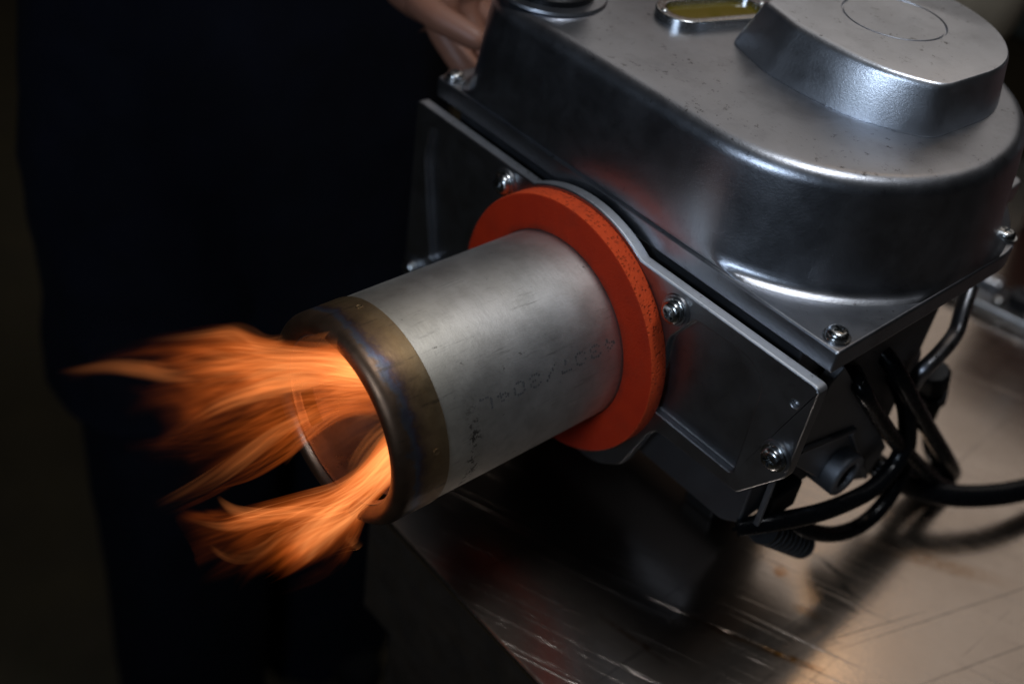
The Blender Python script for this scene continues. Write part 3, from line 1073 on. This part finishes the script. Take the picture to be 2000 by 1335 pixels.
# body: pelvis root, spine, neck, head, arms; legs (skin under the clothes)
body = [jt(PX, PY, -2.2, (1.5, 2.0)), jt(PX, PY, 0.8, (1.5, 1.9)), jt(PX + 0.3, PY, 4.0, (1.6, 2.2)), jt(PX + 0.7, PY, 6.4, (1.2, 1.9)), jt(PX + 1.0, PY, 7.7, 0.85), jt(PX + 1.4, PY, 8.9, 0.95), jt(PX + 1.6, PY, 10.2, 1.35), jt(PX + 1.6, PY, 11.3, 1.2),
        jt(PX + 0.6, PY - 2.6, 5.9, 0.95), jt(PX + 2.2, PY - 3.0, 2.9, 0.72), jt(PX + 4.9, PY - 1.6, 3.0, 0.5),
        jt(PX + 0.6, PY + 2.6, 5.9, 0.95), jt(PX + 2.2, PY + 3.6, 2.6, 0.72), jt(PX + 5.0, PY + 2.9, 4.3, 0.5),
        jt(PX, PY - 1.35, -3.4, 1.35), jt(PX + 0.2, PY - 1.5, -9.8, 0.95), jt(PX, PY - 1.55, -17.0, 0.62),
        jt(PX, PY + 1.35, -3.4, 1.35), jt(PX + 0.2, PY + 1.5, -9.8, 0.95), jt(PX, PY + 1.55, -17.0, 0.62)]
bones = [(0, 1), (1, 2), (2, 3), (3, 4), (4, 5), (5, 6), (6, 7), (3, 8), (8, 9), (9, 10), (3, 11), (11, 12), (12, 13), (0, 14), (14, 15), (15, 16), (0, 17), (17, 18), (18, 19)]
# hands: palm and five fingers closing on the hood


def hand(wrist, palm, tips, thumb, i0):
    js, bs = [], []
    js.append(jt(*palm, (0.46, 0.42)))
    bs.append((i0, len(body) + len(js) - 1))
    pi = len(body) + len(js) - 1
    for chain in tips + [thumb]:
        prev = pi
        for k, p in enumerate(chain):
            js.append(jt(*p, (0.19, 0.17, 0.155, 0.13)[min(k, 3)]))
            bs.append((prev, len(body) + len(js) - 1))
            prev = len(body) + len(js) - 1
    return js, bs


W = Vector((-4.9, 0.75, 2.35))
body[10] = jt(*W, 0.5)
tips = []
for k in range(4):
    y0 = 0.95 + 0.35 * k
    ln = (0.92, 1.0, 0.97, 0.85)[k]
    tips.append([(-3.45, y0, 1.42), (-3.05, y0 + 0.04, 1.16), (-2.72, y0 + 0.06, 1.10), (-2.72 + 0.28 * ln, y0 + 0.07, 1.13)])
js, bs = hand(W, (-4.05, 1.15, 1.75), tips, [(-3.75, 0.75, 1.75), (-3.30, 0.72, 1.72), (-2.95, 0.85, 1.66), (-2.70, 0.95, 1.60)], 10)
body += js
bones += bs
W2 = Vector((-3.3, 4.4, 4.05))
body[13] = jt(*W2, 0.5)
tips = []
for k in range(4):
    x0 = -2.3 + 0.36 * k
    tips.append([(x0, 4.10, 3.15), (x0 + 0.03, 3.90, 2.88), (x0 + 0.05, 3.62, 2.74), (x0 + 0.07, 3.38, 2.70)])
js, bs = hand(W2, (-2.4, 4.3, 3.6), tips, [(-2.75, 4.1, 3.15), (-2.72, 3.85, 2.85), (-2.55, 3.6, 2.70), (-2.35, 3.42, 2.68)], 13)
body += js
bones += bs
skin_mesh('body', body, bones, M['skin'], man)

# face and hair
HX, HZ = PX + 1.6, 10.3
fc = MB()
fc.lathe([(0, -0.14), (0.13, -0.06), (0.15, 0.02), (0.08, 0.12), (0, 0.15)], (HX + 1.30, PY, HZ - 0.25), (1, 0, 0.2), 16)
fc.build('nose', M['skin'], man)
for s_ in (-1, 1):
    MB().lathe([(0, -0.15), (0.13, -0.08), (0.16, 0), (0.13, 0.08), (0, 0.15)], (HX + 1.12, PY + s_ * 0.5, HZ + 0.15), (1, 0, 0), 16).build('eye', M['black_plastic'], man)
    MB().lathe([(0, -0.1), (0.28, -0.06), (0.34, 0.0), (0.28, 0.06), (0, 0.08)], (HX, PY + s_ * 1.34, HZ - 0.1), (0, s_, 0), 20).build('ear', M['skin'], man)
MB().tube([(HX + 1.12, PY - 0.4, HZ - 0.8), (HX + 1.2, PY, HZ - 0.83), (HX + 1.12, PY + 0.4, HZ - 0.8)], 0.07, n=8, sub=4).build('mouth', M['skin'], man)
hr = MB()
hv = []
for i in range(13):
    for j in range(28):
        th = R_(6 + 84 * i / 12)
        ph = 2 * math.pi * j / 28
        r = 1.62 + 0.06 * math.sin(9 * ph + 3 * i)
        hv.append((HX - 0.12 + r * math.sin(th) * math.cos(ph) * 0.98, PY + r * math.sin(th) * math.sin(ph) * 0.94, HZ + 0.35 + r * math.cos(th) * 0.98))
hf = [[i * 28 + j, i * 28 + (j + 1) % 28, (i + 1) * 28 + (j + 1) % 28, (i + 1) * 28 + j] for i in range(12) for j in range(28)]
hf.append(list(range(28)))
hr.add(hv, hf).build('hair', M['hair'], man)
# clothes: long work jacket, sleeves, trousers, shoes


def loft(rings, n=40, fold=0.0, seed=0.0):
    """rings: (cx, cy, z, rx, ry); folds ripple the cloth"""
    mb = MB()
    V, F = [], []
    for i, (cx, cy, z, rx, ry) in enumerate(rings):
        for k in range(n):
            a = 2 * math.pi * k / n
            c, s_ = math.cos(a), math.sin(a)
            f = 1 + fold * mnoise.noise(Vector((c * 2.2 + seed, s_ * 2.2, z * 0.28))) + fold * 0.5 * mnoise.noise(Vector((c * 5 + seed, s_ * 5, z * 0.9)))
            e = 0.8
            V.append((cx + rx * f * math.copysign(abs(c) ** e, c), cy + ry * f * math.copysign(abs(s_) ** e, s_), z))
    for i in range(len(rings) - 1):
        for k in range(n):
            F.append([i * n + k, i * n + (k + 1) % n, (i + 1) * n + (k + 1) % n, (i + 1) * n + k])
    return mb.add(V, F)


def rings_between(keys, m):
    out = []
    for (a, b) in zip(keys[:-1], keys[1:]):
        for k in range(m):
            t = k / m
            out.append(tuple(a[j] + (b[j] - a[j]) * t for j in range(5)))
    out.append(keys[-1])
    return out


JK = [(PX - .1, PY - 0.05, -7.2, 2.1, 3.75), (PX - .1, PY, -5.0, 2.0, 3.70), (PX, PY + 0.0, -2.4, 1.9, 3.75), (PX, PY, 0.5, 1.85, 3.3), (PX + 0.2, PY, 3.4, 1.95, 3.2), (PX + 0.5, PY, 5.6, 1.75, 3.2), (PX + 0.75, PY, 6.9, 1.2, 2.2), (PX + 0.95, PY, 7.6, 1.0, 1.05)]
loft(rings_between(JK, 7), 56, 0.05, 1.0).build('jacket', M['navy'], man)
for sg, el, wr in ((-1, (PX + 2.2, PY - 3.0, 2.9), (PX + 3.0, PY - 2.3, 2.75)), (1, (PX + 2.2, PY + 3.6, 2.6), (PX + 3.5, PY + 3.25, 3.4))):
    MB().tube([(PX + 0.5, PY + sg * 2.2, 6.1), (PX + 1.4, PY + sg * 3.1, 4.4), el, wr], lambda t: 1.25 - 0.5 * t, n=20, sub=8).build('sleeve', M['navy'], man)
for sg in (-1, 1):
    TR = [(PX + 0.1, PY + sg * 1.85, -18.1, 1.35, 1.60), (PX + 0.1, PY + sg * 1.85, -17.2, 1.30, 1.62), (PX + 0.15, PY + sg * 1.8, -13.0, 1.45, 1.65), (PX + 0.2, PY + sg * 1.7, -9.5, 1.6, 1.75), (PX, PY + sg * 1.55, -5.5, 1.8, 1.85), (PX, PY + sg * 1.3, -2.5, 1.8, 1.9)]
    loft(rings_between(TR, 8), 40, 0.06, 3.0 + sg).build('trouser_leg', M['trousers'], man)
    skin_mesh('shoe', [jt(PX - 0.5, PY + sg * 1.65, -17.85, (0.7, 0.65)), jt(PX + 0.9, PY + sg * 1.75, -17.9, (0.68, 0.6)), jt(PX + 2.2, PY + sg * 1.9, -18.0, (0.6, 0.5))], [(0, 1), (1, 2)], M['shoe'], man)

# ------------------------------------------------------------------ the flame
FLAME = empty('flame', 'orange flame streaming out of the burner tube mouth in ragged tongues', 'flame', (0, -3.4, 0))


def flame_mat():
    m = bpy.data.materials.new('fire')
    m.use_nodes = True
    t = m.node_tree
    t.nodes.clear()
    N_ = t.nodes.new
    L_ = t.links.new
    out = N_('ShaderNodeOutputMaterial')
    addn = N_('ShaderNodeAddShader')
    em = N_('ShaderNodeEmission')
    tr_ = N_('ShaderNodeBsdfTransparent')
    L_(em.outputs[0], addn.inputs[0])
    L_(tr_.outputs[0], addn.inputs[1])
    L_(addn.outputs[0], out.inputs['Surface'])
    uv = N_('ShaderNodeUVMap')
    uv.uv_map = 'flow'
    sep = N_('ShaderNodeSeparateXYZ')
    L_(uv.outputs[0], sep.inputs[0])
    uv2 = N_('ShaderNodeUVMap')
    uv2.uv_map = 'heat'
    sepc = N_('ShaderNodeSeparateXYZ')
    L_(uv2.outputs[0], sepc.inputs[0])

    def math_(op, a, b=None):
        x = N_('ShaderNodeMath')
        x.operation = op
        for i, v in enumerate((a, b)):
            if v is None:
                continue
            if hasattr(v, 'is_linked'):
                L_(v, x.inputs[i])
            else:
                x.inputs[i].default_value = v
        return x.outputs[0]
    # flow = (run along the stream in units + seed, -1..1 across it); heat = (strength, real distance across)
    u, v, x = sep.outputs[0], sep.outputs[1], sepc.outputs[1]

    def noise_(us, cs, src, z, detail, dist):
        cmb = N_('ShaderNodeCombineXYZ')
        L_(math_('MULTIPLY', u, us), cmb.inputs[0])
        L_(math_('MULTIPLY', src, cs), cmb.inputs[1])
        cmb.inputs[2].default_value = z
        nz = N_('ShaderNodeTexNoise')
        nz.inputs['Scale'].default_value = 1.0
        nz.inputs['Detail'].default_value = detail
        nz.inputs['Roughness'].default_value = 0.5
        nz.inputs['Distortion'].default_value = dist
        L_(cmb.outputs[0], nz.inputs['Vector'])
        return nz.outputs['Fac']

    def rng(val, q):
        mr = N_('ShaderNodeMapRange')
        mr.interpolation_type = 'SMOOTHSTEP'
        L_(val, mr.inputs[0])
        for i, w_ in enumerate(q):
            mr.inputs[i + 1].default_value = w_
        return mr.outputs[0]
    wob = math_('MULTIPLY', math_('SUBTRACT', noise_(1.3, 0.9, v, 3.1, 2.0, 0.0), 0.5), 1.5)
    v2 = math_('ADD', v, wob)
    e1 = math_('POWER', math_('MAXIMUM', math_('MULTIPLY', math_('ADD', 1.0, v2), 0.5), 0.0), 0.9)
    e2 = math_('POWER', math_('MAXIMUM', math_('MULTIPLY', math_('SUBTRACT', 1.0, v2), 0.5), 0.0), 2.2)
    geo = math_('POWER', math_('MAXIMUM', math_('SUBTRACT', 1.0, math_('MULTIPLY', v, v)), 0.0), 0.8)
    soft = math_('MULTIPLY', math_('MULTIPLY', math_('MULTIPLY', e1, e2), 4.0), geo)
    big = rng(noise_(0.70, 2.4, x, 7.7, 2.0, 0.6), (0.38, 0.66, 0.04, 1.55))
    fine = rng(noise_(0.28, 5.2, x, 1.3, 2.5, 0.5), (0.30, 0.70, 0.45, 1.35))
    st = math_('MULTIPLY', math_('MULTIPLY', math_('MULTIPLY', soft, big), fine), sepc.outputs[0])
    L_(st, em.inputs['Strength'])
    em.inputs['Color'].default_value = (1.0, 0.29, 0.075, 1)
    return m


M['fire'] = flame_mat()


def tongue(mb_list, pts, xs, width, inten, taper=(0.75, 0.05), flat=0.4, rad_mouth=True):
    """pts: image track of one stream, xs: (x at root, x at tip) in the room; width in units"""
    n = len(pts)
    X = []
    for i, (px, py) in enumerate(pts):
        x = xs[0] + (xs[1] - xs[0]) * i / (n - 1)
        q = at(px, py, 0, x)
        if q.y > -2.95 and math.hypot(q.x, q.z) > 0.68:      # keep within the tube bore
            cand = []
            for xx in range(-27, 28):
                p = at(px, py, 0, xx / 40)
                cand.append((abs(xx / 40 - x) + (9 if math.hypot(p.x, p.z) > 0.68 and p.y > -2.95 else 0), xx / 40))
            x = min(cand)[1]
        X.append(x)
    for _ in range(2):
        X = [X[0]] + [(X[i - 1] + 2 * X[i] + X[i + 1]) / 4 for i in range(1, n - 1)] + [X[-1]]
    P = [at(px, py, 0, x) for (px, py), x in zip(pts, X)]
    mb_list.append((P, width, inten, taper, flat))


def build_tongue(items, name):
    V, F, UV, HT = [], [], [], []
    K = 12
    for P, width, inten, taper, flat in items:
        Q = smooth_path(P, 8)
        m = len(Q)
        seed = random.random()
        fl = random.choice((-1, 1))
        Ls = [0]
        for i in range(1, m):
            Ls.append(Ls[-1] + (Q[i] - Q[i - 1]).length)
        n0 = len(V)
        for i in range(m):
            t = i / (m - 1)
            T = (Q[min(i + 1, m - 1)] - Q[max(i - 1, 0)]).normalized()
            side = T.cross(Vector((1, 0, 0)))
            if side.length < 0.2:
                side = T.cross(Vector((0, 0, 1)))
            side.normalize()
            th = T.cross(side).normalized()
            w0 = taper[0] + (1 - taper[0]) * min(1, t / 0.35) ** 0.8
            w1 = taper[1] + (1 - taper[1]) * (1 - max(0, (t - 0.4) / 0.6) ** 1.4)
            wd = width * 0.5 * min(w0, w1)
            f = max(0.0, min(1.0, (1 - t) / 0.55))
            g = max(0.0, min(1.0, t / 0.10 + 0.12))
            it = inten * g * f * f * (3 - 2 * f)
            for k in range(K):
                a = 2 * math.pi * k / K
                V.append(Q[i] + side * (wd * math.cos(a)) + th * (wd * flat * math.sin(a)))
                UV.append((Ls[i] + seed * 90, fl * math.cos(a)))
                HT.append((it, width * math.cos(a)))
        for i in range(m - 1):
            for k in range(K):
                k2 = (k + 1) % K
                F.append((n0 + i * K + k, n0 + i * K + k2, n0 + (i + 1) * K + k2, n0 + (i + 1) * K + k))
    me = bpy.data.meshes.new(name)
    base = origin_of(FLAME)
    me.from_pydata([tuple(v * S - base) for v in V], [], F)
    me.uv_layers.new(name='flow')
    uvl = me.uv_layers['flow']
    for lp_ in me.loops:
        uvl.data[lp_.index].uv = UV[lp_.vertex_index]
    hl = me.uv_layers.new(name='heat')
    for lp_ in me.loops:
        hl.data[lp_.index].uv = HT[lp_.vertex_index]
    me.polygons.foreach_set('use_smooth', [True] * len(me.polygons))
    me.materials.append(M['fire'])
    o = bpy.data.objects.new(name, me)
    COL.objects.link(o)
    o.parent = FLAME
    return o


UPPER = [  # streams of the upper fire, from its top edge down: image tracks
    [(700, 674), (640, 670), (580, 674), (520, 664), (455, 645), (385, 652), (310, 660), (230, 672), (160, 690)],
    [(760, 692), (700, 690), (620, 688), (540, 690), (460, 680), (380, 684), (300, 690), (230, 696), (165, 704)],
    [(790, 714), (720, 718), (640, 708), (560, 711), (470, 718), (390, 722), (310, 724), (220, 717), (120, 726)],
    [(800, 737), (720, 744), (640, 737), (560, 740), (480, 744), (410, 752), (340, 758), (280, 762), (215, 772)],
    [(800, 757), (720, 754), (650, 754), (590, 759), (530, 768), (470, 787), (410, 812), (350, 846), (290, 895)],
    [(790, 777), (720, 774), (650, 780), (580, 796), (520, 811), (450, 827), (380, 839), (310, 847), (235, 860)],
    [(770, 792), (700, 790), (640, 798), (575, 822), (520, 847), (460, 873), (400, 892), (340, 907), (275, 925)],
    [(760, 802), (690, 798), (640, 810), (585, 838), (530, 874), (475, 909), (415, 941), (355, 969), (292, 992)],
    [(740, 814), (690, 814), (640, 828), (590, 858), (535, 896), (480, 930), (420, 954), (360, 980), (305, 1002)]]
LOWER = [
    [(790, 815), (748, 850), (705, 898), (655, 940), (600, 966), (545, 986), (500, 996), (455, 994), (415, 962)],
    [(800, 845), (752, 880), (708, 925), (655, 965), (600, 989), (545, 1005), (485, 1018), (420, 1022), (340, 998)],
    [(800, 875), (754, 912), (705, 960), (650, 1000), (595, 1022), (540, 1036), (485, 1049), (430, 1061), (370, 1070)],
    [(800, 900), (752, 938), (705, 983), (655, 1030), (610, 1058), (560, 1085), (510, 1109), (455, 1132), (385, 1160)],
    [(790, 920), (745, 958), (712, 998), (685, 1040), (650, 1070), (610, 1090), (565, 1110), (515, 1133), (450, 1166)],
    [(770, 940), (738, 976), (714, 1018), (697, 1052), (672, 1082), (640, 1107), (600, 1130), (555, 1154), (495, 1186)]]


def front_shader_mesh(name, guides, weights, rootw, xr, xt, gain, thick=0.10, spread=1.0, len_=1.0):
    """one closed, lens-thin curved front of fire through the streams; uv 'flow' = (run, across), 'heat' = (strength, age 0..1)"""
    rows = []
    m = 44
    for g in guides:
        items = []
        tongue(items, g, (xr, xt), 1, 1)
        Q = smooth_path(items[0][0], 10)
        L = [0.0]
        for i in range(1, len(Q)):
            L.append(L[-1] + (Q[i] - Q[i - 1]).length)
        row, j = [], 0
        for i in range(m):
            d = L[-1] * i / (m - 1)
            while j < len(L) - 2 and L[j + 1] < d:
                j += 1
            f = (d - L[j]) / max(L[j + 1] - L[j], 1e-6)
            row.append((Q[j].lerp(Q[j + 1], min(max(f, 0), 1)), d))
        rows.append(row)
    n = len(guides)
    sub = 7
    seed = random.random() * 90
    ph = random.uniform(0, 6)
    V, UV, HT = [], [], []
    M_ = (n - 1) * sub + 1
    for side in (1, -1):
        for a in range(M_):
            gi, fr = min(a // sub, n - 2), (a % sub) / sub
            if a == M_ - 1:
                gi, fr = n - 2, 1.0
            sN = a / (M_ - 1)
            i0, i1, i2, i3 = max(gi - 1, 0), gi, gi + 1, min(gi + 2, n - 1)
            wgt = weights[i1] * (1 - fr) + weights[i2] * fr
            rw = rootw[i1] * (1 - fr) + rootw[i2] * fr
            edge = min(1.0, min(sN, 1 - sN) / 0.09)
            for i in range(m):
                p0, p1, p2, p3 = (rows[k][i][0] for k in (i0, i1, i2, i3))
                t = fr
                p = 0.5 * ((2 * p1) + (p2 - p0) * t + (2 * p0 - 5 * p1 + 4 * p2 - p3) * t * t + (3 * p1 - p0 - 3 * p2 + p3) * t ** 3)
                tt = i / (m - 1)
                bul = math.sin(math.pi * sN) * thick * min(1, tt * 3) * (1.2 - tt)
                roll = 0.10 * math.sin(ph + 5.0 * tt + 4 * sN) * min(1, max(0, tt - 0.12) * 3)
                p = p + Vector((side * bul + roll, 0, 0))
                V.append(p)
                d = rows[i1][i][1] * (1 - fr) + rows[i2][i][1] * fr
                UV.append((d + seed, sN * (n - 1) * 0.27 * spread))
                r0 = rw + (1 - rw) * min(1.0, tt / 0.33)
                HT.append((wgt * r0 * edge * gain * min(1.0, 0.35 + tt / 0.12), tt * len_))
    F = []
    off = M_ * m
    for o_, flip in ((0, False), (off, True)):
        for a in range(M_ - 1):
            for i in range(m - 1):
                q = (o_ + a * m + i, o_ + a * m + i + 1, o_ + (a + 1) * m + i + 1, o_ + (a + 1) * m + i)
                F.append(q[::-1] if flip else q)
    me = bpy.data.meshes.new(name)
    base = origin_of(FLAME)
    me.from_pydata([tuple(v * S - base) for v in V], [], F)
    for nm, dat in (('flow', UV), ('heat', HT)):
        me.uv_layers.new(name=nm)
        ul = me.uv_layers[nm]
        for lp_ in me.loops:
            ul.data[lp_.index].uv = dat[lp_.vertex_index]
    me.polygons.foreach_set('use_smooth', [True] * len(me.polygons))
    me.materials.append(M['fire_front'])
    o = bpy.data.objects.new(name, me)
    COL.objects.link(o)
    o.parent = FLAME
    return o


def fire_front_mat():
    k = NT('fire_front')
    t = k.t
    for nd in list(t.nodes):
        t.nodes.remove(nd)
    k.tc = None
    out, addn, em, tr_ = (k.n(x) for x in ('ShaderNodeOutputMaterial', 'ShaderNodeAddShader', 'ShaderNodeEmission', 'ShaderNodeBsdfTransparent'))
    k.l(em.outputs[0], addn.inputs[0])
    k.l(tr_.outputs[0], addn.inputs[1])
    k.l(addn.outputs[0], out.inputs['Surface'])
    uv1, uv2 = k.n('ShaderNodeUVMap'), k.n('ShaderNodeUVMap')
    uv1.uv_map, uv2.uv_map = 'flow', 'heat'
    a, b = k.xyz(uv1.outputs[0]), k.xyz(uv2.outputs[0])
    u, s_ = a[0], a[1]
    heat, age = b[0], b[1]

    def nz(us, ss, z, det, dist):
        c = k.n('ShaderNodeCombineXYZ')
        k.l(k.math('MULTIPLY', u, us), c.inputs[0])
        k.l(k.math('MULTIPLY', s_, ss), c.inputs[1])
        c.inputs[2].default_value = z
        return k.noise(1.0, det, 0.5, c.outputs[0], dist)
    body = nz(0.62, 2.5, 4.2, 3.0, 0.9)        # broad sheets and holes
    ridge = nz(0.45, 4.2, 9.1, 1.5, 1.0)       # folds seen edge on
    silk = nz(0.30, 8.5, 2.6, 1.5, 0.6)       # fine threads
    fold = k.math('SUBTRACT', 1.0, k.math('MULTIPLY', k.math('ABSOLUTE', k.math('SUBTRACT', ridge, 0.5)), 6.5))
    fold = k.math('MAXIMUM', fold, 0.0)
    thr = k.mr(age, 0.05, 1.0, 0.15, 0.62)
    dens = k.mr(k.math('SUBTRACT', body, thr), -0.02, 0.38, 0.0, 1.0, True)
    away = k.mr(age, 0.05, 0.35, 0.25, 1.0, True)              # the root burns even, the folds open further out
    rid = k.math('MULTIPLY', k.math('SUBTRACT', k.math('MULTIPLY', fold, fold), 0.35), k.math('MULTIPLY', away, 0.8))
    val = k.math('MULTIPLY', dens, k.math('MAXIMUM', k.math('ADD', rid, 0.52), 0.07))
    slk = k.math('ADD', 1.0, k.math('MULTIPLY', k.math('SUBTRACT', k.mr(silk, 0.3, 0.7, 0.82, 1.16), 1.0), away))
    val = k.math('MULTIPLY', val, slk)
    tip = k.mr(age, 0.50, 1.0, 1.0, 0.0, True)
    stren = k.math('MULTIPLY', k.math('MULTIPLY', val, tip), heat)
    k.l(stren, em.inputs['Strength'])
    k.l(k.mix(k.mr(stren, 0.02, 0.26, 0.0, 1.0, True), (1.0, 0.175, 0.022), (1.0, 0.315, 0.088)), em.inputs['Color'])
    return k.m


M['fire_front'] = fire_front_mat()
WU = [0.42, 0.50, 1.0, 0.80, 0.72, 0.42, 0.30, 0.50, 0.28]
RU = [0.5, 0.9, 1.0, 1.0, 0.9, 0.5, 0.25, 0.12, 0.08]
WL = [0.45, 0.90, 0.75, 0.90, 0.36, 0.06]
RL = [0.5, 1.0, 1.0, 1.0, 0.9, 0.6]
for xr, xt in ((-0.25, -0.45), (-0.05, -0.1), (0.08, 0.15), (0.15, 0.40)):
    front_shader_mesh('fire_front', UPPER, WU, RU, xr, xt, 0.385, len_=0.96)
for xr, xt in ((0.35, 0.0), (0.45, 0.2), (0.55, 0.4)):
    front_shader_mesh('fire_front', LOWER, WL, RL, xr, xt, 0.50, len_=0.90)

TRACKS = [  # single licks: (track, x at root and tip, width, strength, tip width)
    ([(790, 716), (720, 720), (640, 706), (560, 710), (480, 717), (400, 722), (330, 726), (280, 720), (220, 716), (150, 724), (110, 727)], (0.05, -0.1), 0.20, 0.30, 0.1),
    ([(555, 662), (530, 668), (505, 665), (482, 652), (458, 644), (420, 648), (360, 656), (280, 664)], (-0.4, -0.5), 0.13, 0.22, 0.3),
    ([(790, 720), (710, 728), (650, 740), (600, 749), (545, 757), (490, 771), (440, 787), (395, 809), (350, 838), (312, 868), (288, 892)], (0.1, 0.35), 0.16, 0.48, 0.08),
    ([(620, 805), (560, 835), (510, 868), (460, 905), (415, 935), (375, 958), (335, 978), (300, 994)], (0.15, 0.25), 0.16, 0.30, 0.6),
    ([(590, 850), (575, 872), (562, 896), (556, 910)], (0.3, 0.3), 0.09, 0.13, 0.1),
    ([(800, 845), (752, 882), (708, 926), (655, 965), (600, 989), (540, 1005), (480, 1019), (430, 1024), (385, 1016), (348, 999)], (0.5, 0.25), 0.18, 0.50, 0.12),
    ([(700, 985), (640, 1000), (570, 1004), (510, 1008), (462, 1000), (438, 985), (424, 968)], (0.3, 0.1), 0.14, 0.28, 0.2),
    ([(575, 1032), (545, 1050), (522, 1068), (496, 1082), (468, 1086), (438, 1078), (412, 1062)], (0.3, 0.3), 0.15, 0.50, 0.4),
    ([(712, 1000), (698, 1030), (686, 1052), (700, 1064), (676, 1072), (640, 1084)], (0.3, 0.1), 0.13, 0.20, 0.3),
    ([(800, 790), (730, 798), (670, 825), (615, 868)], (0.2, 0.2), 0.62, 0.13, 0.7),
    ([(840, 740), (780, 748), (720, 752), (660, 760), (600, 775)], (0.0, 0.0), 0.70, 0.26, 0.5),
    ([(800, 710), (740, 715), (680, 706), (620, 700), (560, 702)], (-0.05, -0.05), 0.5, 0.22, 0.5),
    ([(830, 820), (780, 852), (742, 890), (705, 935), (660, 965)], (0.45, 0.4), 0.5, 0.42, 0.5),
]
for pts, xs, wd, it, tw in TRACKS:
    items = []
    tongue(items, pts, xs, wd * 1.4, it * 0.92, taper=(0.75, tw))
    build_tongue(items, 'flame_tongue')
